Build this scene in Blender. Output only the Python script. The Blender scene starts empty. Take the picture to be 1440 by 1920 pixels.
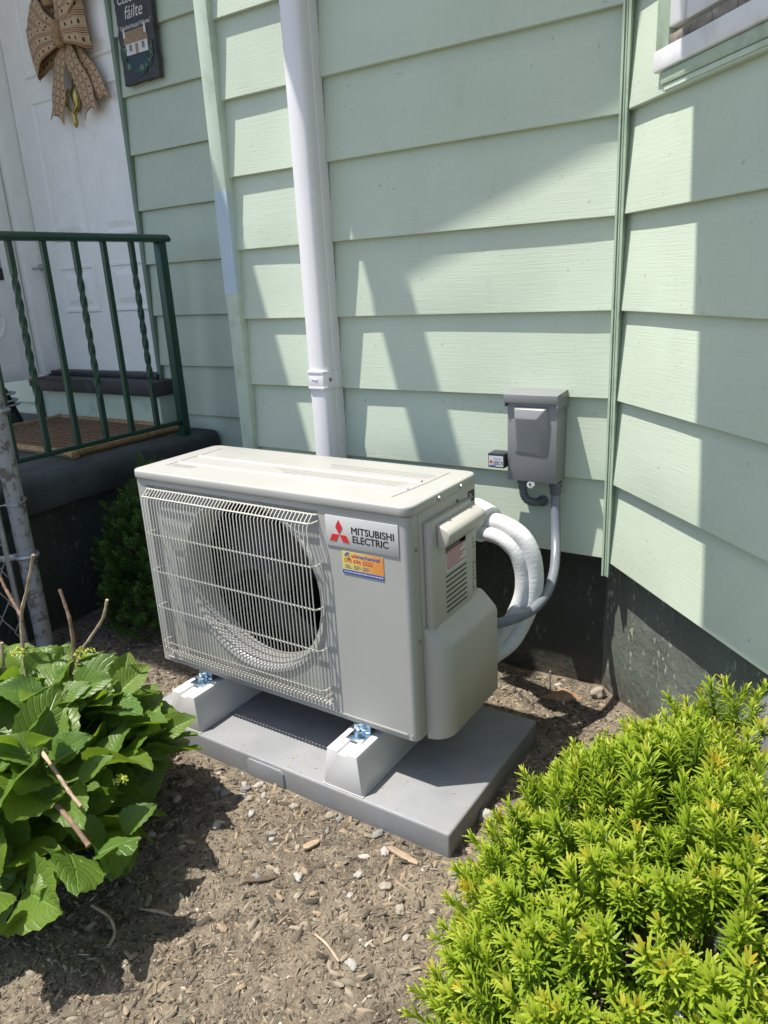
import bpy, bmesh, math, random
import numpy as np
from mathutils import Vector, Matrix, Euler, noise

# ------------------------------------------------------------------ camera, sky, sun, exposure
S = bpy.context.scene
COL = S.collection
random.seed(7)
RNG = np.random.default_rng(7)

camd = bpy.data.cameras.new('camera'); cam = bpy.data.objects.new('camera', camd); COL.objects.link(cam)
camd.sensor_fit = 'VERTICAL'; camd.sensor_height = 24.0; camd.lens = 1387.73 / 1920 * 24.0
camd.clip_start = 0.02; camd.clip_end = 500
cam.location = (1.5157, -1.1414, 1.1112)
cam.rotation_euler = Euler((1.265671, 0.052525, 0.577467), 'XYZ')
S.camera = cam

LX, LY = 0.31, 0.235                               # light travels (LX, LY, -1)
ELEV = math.atan2(1.0, math.hypot(LX, LY))
w = bpy.data.worlds.new('World'); S.world = w; w.use_nodes = True
wn = w.node_tree.nodes; wl = w.node_tree.links
sky = wn.new('ShaderNodeTexSky'); sky.sky_type = 'NISHITA'; sky.sun_disc = False
sky.sun_elevation = ELEV; sky.sun_rotation = math.atan2(-LX, -LY)
sky.air_density = 1.0; sky.dust_density = 1.5; sky.ozone_density = 1.0
wn['Background'].inputs['Strength'].default_value = 0.135
wl.new(sky.outputs[0], wn['Background'].inputs['Color'])

sd = bpy.data.lights.new('sun', 'SUN'); sd.energy = 4.7; sd.angle = math.radians(0.53); sd.color = (1.0, 0.955, 0.88)
sun = bpy.data.objects.new('sun', sd); COL.objects.link(sun)
sun.location = (-3, -2, 9)
sun.rotation_euler = Vector((LX, LY, -1)).to_track_quat('-Z', 'Y').to_euler()

S.view_settings.view_transform = 'Standard'; S.view_settings.look = 'None'
S.view_settings.exposure = 0.74; S.view_settings.gamma = 1.0
S.render.engine = 'CYCLES'
S.cycles.use_denoising = True
S.cycles.max_bounces = 8; S.cycles.transparent_max_bounces = 8

# ------------------------------------------------------------------ materials
MATS = {}
def srgb(r, g, b):
    f = lambda c: c / 12.92 if c <= 0.04045 else ((c + 0.055) / 1.055) ** 2.4
    return (f(r / 255), f(g / 255), f(b / 255), 1.0)

class N:
    """tiny node-tree helper"""
    def __init__(s, name, rough=0.5, metal=0.0, spec=0.5):
        s.m = bpy.data.materials.new(name); s.m.use_nodes = True
        s.t = s.m.node_tree; s.b = s.t.nodes['Principled BSDF']
        s.b.inputs['Roughness'].default_value = rough; s.b.inputs['Metallic'].default_value = metal
        s.b.inputs['Specular IOR Level'].default_value = spec
        MATS[name] = s.m
    def n(s, typ, **kw):
        nd = s.t.nodes.new(typ)
        for k, v in kw.items():
            if k.startswith('_'): setattr(nd, k[1:], v)
            else: nd.inputs[k.replace('__', ' ')].default_value = v
        return nd
    def l(s, a, b): s.t.links.new(a, b)
    def coords(s, kind='Object', scale=(1, 1, 1), loc=(0, 0, 0)):
        tc = s.n('ShaderNodeTexCoord'); mp = s.n('ShaderNodeMapping')
        mp.inputs['Scale'].default_value = scale; mp.inputs['Location'].default_value = loc
        s.l(tc.outputs[kind], mp.inputs['Vector']); return mp.outputs[0]
    def noise(s, vec, scale, detail=4, rough=0.55, dist=0.0):
        nd = s.n('ShaderNodeTexNoise', Scale=scale, Detail=detail, Roughness=rough, Distortion=dist)
        if vec is not None: s.l(vec, nd.inputs['Vector'])
        return nd.outputs[0]
    def ramp(s, fac, stops):
        nd = s.n('ShaderNodeValToRGB'); cr = nd.color_ramp
        while len(cr.elements) < len(stops): cr.elements.new(0.5)
        for e, (p, c) in zip(cr.elements, stops): e.position = p; e.color = c if len(c) == 4 else (*c, 1)
        s.l(fac, nd.inputs[0]); return nd.outputs[0]
    def mix(s, fac, a, b, mode='MIX'):
        nd = s.n('ShaderNodeMix'); nd.data_type = 'RGBA'; nd.blend_type = mode
        for sock, v in ((nd.inputs[0], fac), (nd.inputs[6], a), (nd.inputs[7], b)):
            if hasattr(v, 'node'): s.l(v, sock)
            else: sock.default_value = v
        return nd.outputs[2]
    def math(s, op, a, b=0.0):
        nd = s.n('ShaderNodeMath'); nd.operation = op
        for sock, v in ((nd.inputs[0], a), (nd.inputs[1], b)):
            if hasattr(v, 'node'): s.l(v, sock)
            else: sock.default_value = v
        return nd.outputs[0]
    def color(s, c):
        if hasattr(c, 'node'): s.l(c, s.b.inputs['Base Color'])
        else: s.b.inputs['Base Color'].default_value = c
    def bump(s, h, strength=0.3, dist=0.01):
        nd = s.n('ShaderNodeBump', Strength=strength, Distance=dist); s.l(h, nd.inputs['Height'])
        s.l(nd.outputs[0], s.b.inputs['Normal'])
    def rough(s, v): s.l(v, s.b.inputs['Roughness'])

def simple(name, col, rough=0.5, metal=0.0, var=0.08, scale=12, bump=0.0, bscale=200, spec=0.5, dirt=None):
    k = N(name, rough, metal, spec)
    v = k.coords('Object')
    n1 = k.noise(v, scale, 5)
    dark = tuple(c * (1 - var) for c in col[:3]) + (1,); lite = tuple(min(1, c * (1 + var)) for c in col[:3]) + (1,)
    c = k.ramp(n1, [(0.3, dark), (0.7, lite)])
    if dirt:
        n2 = k.noise(v, scale * 0.6, 8, 0.7)
        c = k.mix(k.ramp(n2, [(0.52, (0, 0, 0, 1)), (0.75, (1, 1, 1, 1))]), c, dirt)
    k.color(c)
    r = k.ramp(k.noise(v, scale * 2.3, 4), [(0.3, (rough * .85,) * 3 + (1,)), (0.7, (min(1, rough * 1.15),) * 3 + (1,))])
    k.rough(r)
    if bump: k.bump(k.noise(v, bscale, 3), bump, 0.002)
    return k.m

def siding_mat(name, col, stain):
    k = N(name, 0.55)
    geo = k.n('ShaderNodeNewGeometry')
    mp = k.n('ShaderNodeMapping'); mp.inputs['Scale'].default_value = (12, 12, 320); k.l(geo.outputs['Position'], mp.inputs['Vector'])
    mp.inputs['Rotation'].default_value = (0.012, 0.02, 0)
    grain = k.noise(mp.outputs[0], 1.0, 2, 0.5, 0.5)
    big = k.noise(geo.outputs['Position'], 2.2, 5, 0.6)
    spots = k.noise(geo.outputs['Position'], 85, 2, 0.5)
    mp2 = k.n('ShaderNodeMapping'); mp2.inputs['Scale'].default_value = (14, 14, 3.5); k.l(geo.outputs['Position'], mp2.inputs['Vector'])
    streak = k.noise(mp2.outputs[0], 1.0, 6, 0.65)
    c0 = tuple(x * 0.93 for x in col[:3]) + (1,); c1 = tuple(min(1, x * 1.05) for x in col[:3]) + (1,)
    c = k.ramp(big, [(0.35, c0), (0.65, c1)])
    c = k.mix(k.ramp(streak, [(0.62, (0, 0, 0, 1)), (0.8, (.35,) * 3 + (1,))]), c, stain)
    c = k.mix(k.ramp(spots, [(0.70, (0, 0, 0, 1)), (0.76, (.55,) * 3 + (1,))]), c, tuple(x * 0.45 for x in col[:3]) + (1,))
    k.color(c)
    k.bump(grain, 0.26, 0.0016)
    return k.m

SIDE = siding_mat('siding_green', (0.485, 0.555, 0.445, 1), (0.30, 0.35, 0.28, 1))
simple('trim_green', (0.40, 0.49, 0.37, 1), 0.45, var=.07, dirt=(0.2, 0.27, 0.19, 1))
simple('channel_green', (0.17, 0.23, 0.165, 1), 0.5, var=.1)
simple('trim_pale', (0.50, 0.59, 0.48, 1), 0.5, var=.06, dirt=(0.3, 0.38, 0.28, 1))
simple('blue_paint', (0.42, 0.52, 0.58, 1), 0.5, var=.05)
simple('white_paint', (0.74, 0.735, 0.73, 1), 0.45, var=.05, dirt=(0.45, 0.45, 0.48, 1))
simple('door_white', (0.88, 0.865, 0.82, 1), 0.4, var=.04, bump=.05, bscale=60)
simple('duct_white', (0.74, 0.725, 0.735, 1), 0.35, var=.02)
simple('unit_cream', (0.365, 0.362, 0.34, 1), 0.38, var=.03, scale=5, bump=.04, bscale=700)
simple('unit_side', (0.42, 0.405, 0.365, 1), 0.45, var=.03, scale=5, bump=.05, bscale=700)
simple('grille_wire', (0.50, 0.49, 0.435, 1), 0.38, var=.02)
simple('unlit_inside', (0.02, 0.021, 0.022, 1), 0.6)  # near black, lack of light inside put into the colour
simple('fan_dark', (0.035, 0.037, 0.04, 1), 0.45)
simple('coil_fins', (0.04, 0.045, 0.05, 1), 0.5, metal=0.3)
simple('gap_dark', (0.03, 0.03, 0.028, 1), 0.7)
simple('screw_metal', (0.45, 0.45, 0.45, 1), 0.35, metal=0.9)
simple('zinc', (0.55, 0.68, 0.78, 1), 0.22, metal=1.0, var=.2, scale=60)
simple('stand_white', (0.57, 0.565, 0.56, 1), 0.35, var=.03)
simple('pad_grey', (0.212, 0.218, 0.228, 1), 0.6, var=.12, scale=9, bump=.25, bscale=240, dirt=(0.255, 0.245, 0.225, 1))
simple('box_grey', (0.19, 0.195, 0.20, 1), 0.38, var=.03, scale=6)
simple('conduit_grey', (0.15, 0.165, 0.19, 1), 0.3, var=.04)
simple('fitting_grey', (0.10, 0.11, 0.125, 1), 0.4)
simple('black_plastic', (0.015, 0.016, 0.02, 1), 0.35)
simple('label_white', (0.52, 0.53, 0.54, 1), 0.5, var=.02)
simple('plate_silver', (0.46, 0.465, 0.455, 1), 0.45, var=.02)
simple('print_black', (0.012, 0.012, 0.013, 1), 0.5)
simple('print_red', (0.55, 0.022, 0.028, 1), 0.4, var=.02)
simple('print_blue', (0.03, 0.06, 0.33, 1), 0.45, var=.02)
simple('print_lightblue', (0.2, 0.3, 0.62, 1), 0.45, var=.02)
simple('print_grey', (0.17, 0.17, 0.16, 1), 0.5)
simple('print_faint', (0.235, 0.23, 0.21, 1), 0.5)
simple('print_pink', (0.50, 0.16, 0.2, 1), 0.5)
simple('railing_green', (0.014, 0.055, 0.034, 1), 0.38, var=.15, bump=.1, bscale=150)
simple('slab_paint', (0.042, 0.05, 0.05, 1), 0.75, var=.35, scale=7, bump=.5, bscale=50, dirt=(0.085, 0.09, 0.085, 1))
simple('step_paint', (0.035, 0.035, 0.038, 1), 0.55, var=.2, dirt=(0.10, 0.095, 0.09, 1))
simple('galvanised', (0.40, 0.41, 0.42, 1), 0.42, metal=0.55, var=.2, scale=40)
simple('brass', (0.42, 0.31, 0.10, 1), 0.3, metal=0.9, var=.25, scale=50)
simple('slate', (0.035, 0.037, 0.042, 1), 0.6, var=.3, scale=20, bump=.3, bscale=60)
simple('paint_white', (0.62, 0.62, 0.6, 1), 0.6)
simple('paint_thatch', (0.30, 0.20, 0.12, 1), 0.7, var=.25, scale=60)
simple('paint_teal', (0.015, 0.045, 0.06, 1), 0.6, var=.05)
simple('paint_leaf', (0.035, 0.075, 0.045, 1), 0.7, var=.4, scale=90)
simple('paint_leaf_pale', (0.11, 0.17, 0.11, 1), 0.7, var=.4, scale=90)
simple('wicker', (0.33, 0.205, 0.095, 1), 0.7, var=.35, scale=60, bump=.4, bscale=220)
simple('wicker_dark', (0.17, 0.10, 0.05, 1), 0.75, var=.35, scale=60)
simple('bristle', (0.035, 0.035, 0.036, 1), 0.8, var=.4, scale=80)
simple('weathered_wood', (0.22, 0.195, 0.165, 1), 0.85, var=.5, scale=25, bump=.5, bscale=80, dirt=(0.45, 0.43, 0.40, 1))
simple('hose_white', (0.60, 0.61, 0.62, 1), 0.5, var=.05, scale=30, bump=.45, bscale=170)
simple('roof_board', (0.72, 0.72, 0.70, 1), 0.7)
simple('roof_shingle', (0.08, 0.08, 0.085, 1), 0.9, var=.3)
simple('cane_bark', (0.20, 0.125, 0.085, 1), 0.85, var=.45, scale=45, bump=.5, bscale=90)
simple('cane_pale', (0.36, 0.27, 0.19, 1), 0.8, var=.4, scale=45)
simple('stem_green', (0.13, 0.22, 0.05, 1), 0.5)
simple('bud_yellow', (0.42, 0.45, 0.06, 1), 0.6, var=.3, scale=90)
simple('twig_dark', (0.07, 0.05, 0.035, 1), 0.9)
simple('pebble_pale', (0.34, 0.32, 0.285, 1), 0.8, var=.25, scale=25, bump=.3, bscale=120)
simple('stone_beige', (0.30, 0.26, 0.20, 1), 0.85, var=.3, scale=30, bump=.4, bscale=90)
simple('stone_grey', (0.20, 0.19, 0.175, 1), 0.85, var=.3, scale=30, bump=.4, bscale=90)
simple('stone_orange', (0.32, 0.20, 0.12, 1), 0.85, var=.35, scale=28, bump=.5, bscale=90)
simple('bark_dark', (0.10, 0.072, 0.05, 1), 0.9, var=.4, scale=40, bump=.5, bscale=70)
simple('bark_tan', (0.33, 0.245, 0.165, 1), 0.9, var=.35, scale=40, bump=.5, bscale=70)
simple('plastic_scrap', (0.6, 0.62, 0.68, 1), 0.25)

def painted_post():
    k = N('post_paint', 0.5); v = k.coords('Object')
    n1 = k.noise(v, 26, 6, 0.7)
    c = k.mix(k.ramp(n1, [(0.52, (0, 0, 0, 1)), (0.57, (1, 1, 1, 1))]), (0.30, 0.31, 0.32, 1), (0.13, 0.115, 0.10, 1))
    k.color(c); k.bump(n1, 0.3, 0.003)
painted_post()

def glass_mat():
    k = N('window_glass', 0.03, 0.0); k.b.inputs['Transmission Weight'].default_value = 1.0
    k.b.inputs['IOR'].default_value = 1.45; k.color((0.75, 0.82, 0.85, 1))
    k2 = N('cloudy_plastic', 0.22); v = k2.coords('Object')
    k2.color(k2.ramp(k2.noise(v, 9, 6, .65), [(0.35, (0.09, 0.095, 0.105, 1)), (0.7, (0.20, 0.205, 0.225, 1))]))
    k2.b.inputs['Alpha'].default_value = 0.93
    k2.bump(k2.noise(v, 16, 4), .3, .01)
glass_mat()

def foundation_mat(name, base, fleck):
    k = N(name, 0.6); geo = k.n('ShaderNodeNewGeometry'); p = geo.outputs['Position']
    n1 = k.noise(p, 6, 6, .65); n2 = k.noise(p, 45, 4, .6)
    mp = k.n('ShaderNodeMapping'); mp.inputs['Scale'].default_value = (85, 85, 42); k.l(p, mp.inputs['Vector'])
    drip = k.noise(mp.outputs[0], 1.0, 3, .55)
    mp2 = k.n('ShaderNodeMapping'); mp2.inputs['Scale'].default_value = (22, 22, 2.2); k.l(p, mp2.inputs['Vector'])
    gate = k.noise(mp2.outputs[0], 1.0, 2, .5)
    c = k.ramp(n1, [(0.3, tuple(x * .75 for x in base[:3]) + (1,)), (0.7, tuple(x * 1.25 for x in base[:3]) + (1,))])
    m = k.math('MULTIPLY', k.ramp(drip, [(0.57, (0, 0, 0, 1)), (0.66, (1, 1, 1, 1))]), k.ramp(gate, [(0.50, (0, 0, 0, 1)), (0.60, (1, 1, 1, 1))]))
    c = k.mix(m, c, fleck)
    mp3 = k.n('ShaderNodeSeparateXYZ'); k.l(p, mp3.inputs[0])
    low = k.math('MULTIPLY', k.ramp(mp3.outputs[2], [(0.0, (1, 1, 1, 1)), (0.10, (0, 0, 0, 1))]), k.ramp(n2, [(0.4, (0, 0, 0, 1)), (0.6, (1, 1, 1, 1))]))
    c = k.mix(low, c, (0.07, 0.055, 0.04, 1))
    k.color(c); k.bump(k.math('ADD', n2, k.math('MULTIPLY', n1, 2.0)), 0.6, 0.006)
foundation_mat('foundation_paint', (0.115, 0.135, 0.113, 1), (0.40, 0.43, 0.35, 1))
foundation_mat('foundation_shaded', (0.030, 0.040, 0.034, 1), (0.11, 0.12, 0.10, 1))  # shaded copy of the foundation paint, the shade darkened into its colour

def ground_mat():
    k = N('mulch_soil', 0.95, spec=0.2); geo = k.n('ShaderNodeNewGeometry'); p = geo.outputs['Position']
    big = k.noise(p, 3.0, 6, .65); fine = k.noise(p, 90, 5, .7); mid = k.noise(p, 22, 5, .65, .6)
    c = k.ramp(mid, [(0.30, (0.06, 0.048, 0.036, 1)), (0.5, (0.155, 0.129, 0.097, 1)), (0.70, (0.265, 0.225, 0.170, 1))])
    c = k.mix(k.ramp(big, [(0.46, (0, 0, 0, 1)), (0.66, (.7,) * 3 + (1,))]), c, (0.27, 0.226, 0.162, 1))
    c = k.mix(k.ramp(fine, [(0.35, (.6,) * 3 + (1,)), (0.5, (0, 0, 0, 1))]), c, (0.09, 0.065, 0.045, 1))
    vor = k.n('ShaderNodeTexVoronoi', Scale=160.0); k.l(p, vor.inputs['Vector'])
    c = k.mix(k.ramp(vor.outputs['Distance'], [(0.0, (.5,) * 3 + (1,)), (0.18, (0, 0, 0, 1))]), c, (0.30, 0.26, 0.2, 1))
    k.color(c); k.bump(k.math('ADD', fine, mid), 0.9, 0.010)
ground_mat()

def attr_mat(name, stops, rough=0.85, trans=0.0, spec=0.3, bump=0.0):
    k = N(name, rough, spec=spec)
    a = k.n('ShaderNodeAttribute'); a.attribute_name = 'tone'
    c = k.ramp(a.outputs['Fac'], stops)
    n1 = k.noise(k.coords('Object'), 120, 3)
    c = k.mix(k.math('MULTIPLY', n1, 0.22), c, (0.02, 0.02, 0.01, 1))
    k.color(c)
    if bump: k.bump(n1, bump, .002)
    if trans:
        t = k.n('ShaderNodeBsdfTranslucent'); k.l(c, t.inputs['Color'])
        mx = k.n('ShaderNodeMixShader'); mx.inputs[0].default_value = trans
        k.l(k.b.outputs[0], mx.inputs[1]); k.l(t.outputs[0], mx.inputs[2])
        k.l(mx.outputs[0], k.t.nodes['Material Output'].inputs['Surface'])
    return k.m
attr_mat('mulch_chips', [(0.0, (0.03, 0.025, 0.021, 1)), (0.25, (0.085, 0.07, 0.053, 1)), (0.5, (0.175, 0.146, 0.108, 1)), (0.72, (0.29, 0.245, 0.182, 1)), (0.88, (0.30, 0.22, 0.145, 1)), (1.0, (0.48, 0.44, 0.37, 1))], .9, bump=.4)
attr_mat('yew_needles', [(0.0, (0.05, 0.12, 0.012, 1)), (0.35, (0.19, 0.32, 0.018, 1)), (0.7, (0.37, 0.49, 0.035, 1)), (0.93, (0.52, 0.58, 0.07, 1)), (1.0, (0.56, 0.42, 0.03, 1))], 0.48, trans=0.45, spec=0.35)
attr_mat('yew_dark', [(0.0, (0.018, 0.05, 0.010, 1)), (1.0, (0.07, 0.15, 0.02, 1))], 0.5, trans=0.15)

def leaf_mat(name, a, b):
    k = N(name, 0.42, spec=0.45)
    uv = k.n('ShaderNodeTexCoord').outputs['UV']
    sp = k.n('ShaderNodeSeparateXYZ'); k.l(uv, sp.inputs[0])
    u = k.math('ABSOLUTE', k.math('SUBTRACT', sp.outputs[0], 0.5))
    vv = k.math('SUBTRACT', sp.outputs[1], k.math('MULTIPLY', u, 0.75))
    saw = k.math('PINGPONG', k.math('MULTIPLY', vv, 9.0), 0.5)
    vein = k.math('SUBTRACT', 1.0, k.ramp(saw, [(0.0, (0, 0, 0, 1)), (0.16, (1, 1, 1, 1))]))
    mid = k.math('SUBTRACT', 1.0, k.ramp(u, [(0.008, (0, 0, 0, 1)), (0.03, (1, 1, 1, 1))]))
    vm = k.math('MAXIMUM', k.math('MULTIPLY', vein, 0.5), mid)
    oi = k.n('ShaderNodeObjectInfo')
    nz = k.noise(k.coords('Object'), 25, 4)
    c = k.ramp(nz, [(0.3, a), (0.7, b)])
    c = k.mix(k.math('MULTIPLY', oi.outputs['Random'], 0.62), c, tuple(x * f for x, f in zip(b[:3], (1.5, 1.15, .6))) + (1,))
    c2 = k.mix(k.math('MULTIPLY', vm, 0.45), c, tuple(min(1, x * 2.0) for x in b[:3]) + (1,))
    k.color(c2)
    hb = k.math('SUBTRACT', k.math('MULTIPLY', k.noise(uv, 14, 2), 0.25), vm)
    k.bump(hb, 0.55, 0.004)
    t = k.n('ShaderNodeBsdfTranslucent'); k.l(k.mix(0.6, c2, (0.30, 0.48, 0.02, 1)), t.inputs['Color'])
    mx = k.n('ShaderNodeMixShader'); mx.inputs[0].default_value = 0.38
    k.l(k.b.outputs[0], mx.inputs[1]); k.l(t.outputs[0], mx.inputs[2])
    k.l(mx.outputs[0], k.t.nodes['Material Output'].inputs['Surface'])
leaf_mat('hydrangea_leaf', (0.06, 0.13, 0.024, 1), (0.11, 0.20, 0.038, 1))

def ribbon_mat():
    k = N('burlap_ribbon', 0.8); uv = k.n('ShaderNodeTexCoord').outputs['UV']
    sp = k.n('ShaderNodeSeparateXYZ'); k.l(uv, sp.inputs[0]); u, v = sp.outputs[0], sp.outputs[1]
    band = k.math('PINGPONG', k.math('MULTIPLY', u, 3.0), 0.5)           # 3 groups across the width
    fine = k.math('PINGPONG', k.math('MULTIPLY', u, 24.0), 0.5)
    stripe = k.math('MULTIPLY', k.math('LESS_THAN', band, 0.24), k.math('LESS_THAN', fine, 0.22))
    du = k.math('SUBTRACT', k.math('FRACT', k.math('MULTIPLY', u, 3.0)), 0.5)
    dv = k.math('SUBTRACT', k.math('FRACT', k.math('MULTIPLY', v, 1.0)), 0.5)
    d2 = k.math('ADD', k.math('MULTIPLY', du, du), k.math('MULTIPLY', dv, dv))
    dot = k.math('LESS_THAN', d2, 0.020)
    weave = k.noise(k.coords('Object'), 300, 2)
    c = k.ramp(weave, [(0.3, (0.43, 0.30, 0.17, 1)), (0.7, (0.55, 0.41, 0.25, 1))])
    c = k.mix(stripe, c, (0.17, 0.02, 0.02, 1)); c = k.mix(dot, c, (0.03, 0.02, 0.025, 1))
    k.color(c); k.bump(weave, .3, .002)
ribbon_mat()

def sticker_mat():
    k = N('sticker_print', 0.4); v = k.n('ShaderNodeTexCoord').outputs['Generated']
    sp = k.n('ShaderNodeSeparateXYZ'); k.l(v, sp.inputs[0])
    n1 = k.noise(k.coords('Object'), 30, 4)
    f = k.math('ADD', sp.outputs[0], k.math('MULTIPLY', n1, 0.25))
    k.color(k.ramp(f, [(0.1, (0.60, 0.55, 0.16, 1)), (0.5, (0.60, 0.42, 0.13, 1)), (1.0, (0.60, 0.25, 0.06, 1))]))
sticker_mat()

# ------------------------------------------------------------------ mesh helpers
def newell(vs): return vs
class MB:
    """collects geometry; build() links ONE mesh object"""
    def __init__(s): s.v = []; s.f = []; s.uv = {}
    def add(s, verts, faces):
        o = len(s.v); s.v += [tuple(p) for p in verts]; s.f += [tuple(i + o for i in f) for f in faces]
        return s
    def box(s, x0, x1, y0, y1, z0, z1, M=None):
        v = [(x0, y0, z0), (x1, y0, z0), (x1, y1, z0), (x0, y1, z0), (x0, y0, z1), (x1, y0, z1), (x1, y1, z1), (x0, y1, z1)]
        if M is not None: v = [tuple(M @ Vector(p)) for p in v]
        return s.add(v, [(0, 3, 2, 1), (4, 5, 6, 7), (0, 1, 5, 4), (1, 2, 6, 5), (2, 3, 7, 6), (3, 0, 4, 7)])
    def prism(s, poly, axis, a, b, M=None):
        """poly 2D, extruded along axis from a to b. axis 'z': (x,y); 'y': (x,z); 'x': (y,z)"""
        def P(p, t):
            q = {'z': (p[0], p[1], t), 'y': (p[0], t, p[1]), 'x': (t, p[0], p[1])}[axis]
            return tuple(M @ Vector(q)) if M is not None else q
        n = len(poly); v = [P(p, a) for p in poly] + [P(p, b) for p in poly]
        f = [tuple(range(n))[::-1], tuple(range(n, 2 * n))] + [(i, (i + 1) % n, n + (i + 1) % n, n + i) for i in range(n)]
        return s.add(v, f)
    def tube(s, path, r, n=8, cap=True, rfun=None):
        path = [Vector(p) for p in path]; m = len(path)
        rings = []; up = None
        for i, p in enumerate(path):
            t = (path[min(i + 1, m - 1)] - path[max(i - 1, 0)]).normalized()
            if up is None:
                up = Vector((0, 0, 1)) if abs(t.z) < .9 else Vector((1, 0, 0))
            a = t.cross(up); a = a.normalized() if a.length > 1e-6 else Vector((1, 0, 0)); up = a.cross(t).normalized()
            rr = r if rfun is None else rfun(i / (m - 1)) 
            rings.append([p + (a * math.cos(2 * math.pi * k / n) + up * math.sin(2 * math.pi * k / n)) * rr for k in range(n)])
        v = [tuple(q) for R in rings for q in R]
        f = [(i * n + k, i * n + (k + 1) % n, (i + 1) * n + (k + 1) % n, (i + 1) * n + k) for i in range(m - 1) for k in range(n)]
        if cap: f += [tuple(range(n))[::-1], tuple(range((m - 1) * n, m * n))]
        return s.add(v, f)
    def lathe(s, prof, c, axis='z', n=24, cap=True):
        v = []
        for r, h in prof:
            for k in range(n):
                a = 2 * math.pi * k / n; x, y = r * math.cos(a), r * math.sin(a)
                v.append({'z': (c[0] + x, c[1] + y, c[2] + h), 'y': (c[0] + x, c[1] + h, c[2] + y), 'x': (c[0] + h, c[1] + x, c[2] + y)}[axis])
        m = len(prof)
        f = [(i * n + k, i * n + (k + 1) % n, (i + 1) * n + (k + 1) % n, (i + 1) * n + k) for i in range(m - 1) for k in range(n)]
        if cap: f += [tuple(range(n))[::-1], tuple(range((m - 1) * n, m * n))]
        return s.add(v, f)
    def build(s, name, mat, parent=None, bevel=0.0, seg=2, smooth=35, origin=None, fix=True):
        me = bpy.data.meshes.new(name)
        bm = bmesh.new()
        off = root_loc(parent) if origin is None else Vector(origin)
        vs = [bm.verts.new(Vector(p) - off) for p in s.v]
        for f in s.f:
            try: bm.faces.new([vs[i] for i in f])
            except ValueError: pass
        if fix: bmesh.ops.recalc_face_normals(bm, faces=bm.faces)
        if bevel:
            ed = [e for e in bm.edges if len(e.link_faces) == 2 and e.calc_face_angle(0) > math.radians(30)]
            bmesh.ops.bevel(bm, geom=ed, offset=bevel, segments=seg, profile=.5, affect='EDGES', clamp_overlap=True)
        bm.to_mesh(me); bm.free()
        if smooth:
            for p in me.polygons: p.use_smooth = True
            me.set_sharp_from_angle(angle=math.radians(smooth))
        me.materials.append(MATS[mat])
        o = bpy.data.objects.new(name, me); COL.objects.link(o)
        if parent is not None: o.parent = parent
        if origin is not None: o.location = off - (root_loc(parent) if parent is not None else Vector((0, 0, 0)))
        return o

def root_loc(o):
    if o is None: return Vector((0, 0, 0))
    L = Vector((0, 0, 0))
    while o is not None: L = L + o.location; o = o.parent
    return L
def tag(o, label=None, cat=None, group=None, kind=None):
    if label: o['label'] = label
    if cat: o['category'] = cat
    if group: o['group'] = group
    if kind: o['kind'] = kind
    return o
def thing(name, label, cat, loc, group=None):
    o = bpy.data.objects.new(name, None); COL.objects.link(o); o.location = loc
    o.empty_display_size = 0.1
    return tag(o, label, cat, group)
def inst(name, mesh, parent, loc, rot=None, scale=None):
    o = bpy.data.objects.new(name, mesh); COL.objects.link(o)
    if parent is not None: o.parent = parent
    o.location = Vector(loc) - (root_loc(parent) if parent is not None else Vector((0, 0, 0)))
    if rot is not None: o.rotation_euler = rot
    if scale is not None: o.scale = scale
    return o
def catmull(pts, n=8):
    pts = [Vector(p) for p in pts]; P = [pts[0] * 2 - pts[1]] + pts + [pts[-1] * 2 - pts[-2]]; out = []
    for i in range(1, len(P) - 2):
        for k in range(n):
            t = k / n; a, b, c, d = P[i - 1], P[i], P[i + 1], P[i + 2]
            out.append(.5 * ((2 * b) + (-a + c) * t + (2 * a - 5 * b + 4 * c - d) * t * t + (-a + 3 * b - 3 * c + d) * t ** 3))
    out.append(pts[-1]); return out
def text_mesh(name, body, size, mat, parent, M, extrude=0.0003, offset=0.0, xs=1.0, spacing=1.0, width=None, shear=0.0, bold=0.0):
    """lettering as real thin geometry; M maps text plane (x right, y up, z out) to the world. width: fit to this width"""
    cu = bpy.data.curves.new(name, 'FONT'); cu.body = body; cu.size = size; cu.extrude = extrude; cu.offset = offset
    cu.space_character = spacing; cu.resolution_u = 4; cu.shear = shear
    tmp = bpy.data.objects.new(name, cu); COL.objects.link(tmp)
    dg = bpy.context.evaluated_depsgraph_get(); dg.update()
    me = bpy.data.meshes.new_from_object(tmp.evaluated_get(dg))
    bpy.data.objects.remove(tmp)
    xsn = [v.co.x for v in me.vertices]
    if width and xsn: xs = width / (max(xsn) - min(xsn))
    off = root_loc(parent); x0 = min(xsn) if xsn else 0
    for v in me.vertices: v.co = (M @ Vector(((v.co.x - x0) * xs, v.co.y, v.co.z))) - off
    if bold:
        bm = bmesh.new(); ax = M.to_3x3() @ Vector((1, 0, 0)); az = M.to_3x3() @ Vector((0, 0, 1)); ay = M.to_3x3() @ Vector((0, 1, 0))
        for q, (i, j) in enumerate(((0, 0), (-1, 0), (1, 0), (0, -.6), (0, .6))):
            t = len(bm.verts); bm.from_mesh(me); bm.verts.ensure_lookup_table()
            for v in bm.verts[t:]: v.co += ax * bold * i + ay * bold * j + az * .00001 * q
        bm.to_mesh(me); bm.free()
    me.materials.clear(); me.materials.append(MATS[mat]); me.name = name
    o = bpy.data.objects.new(name, me); COL.objects.link(o); o.parent = parent
    return o
def plane_M(o, xdir, ydir):
    x = Vector(xdir).normalized(); y = Vector(ydir).normalized(); z = x.cross(y)
    m = Matrix((x, y, z)).transposed().to_4x4(); m.translation = Vector(o); return m
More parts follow.
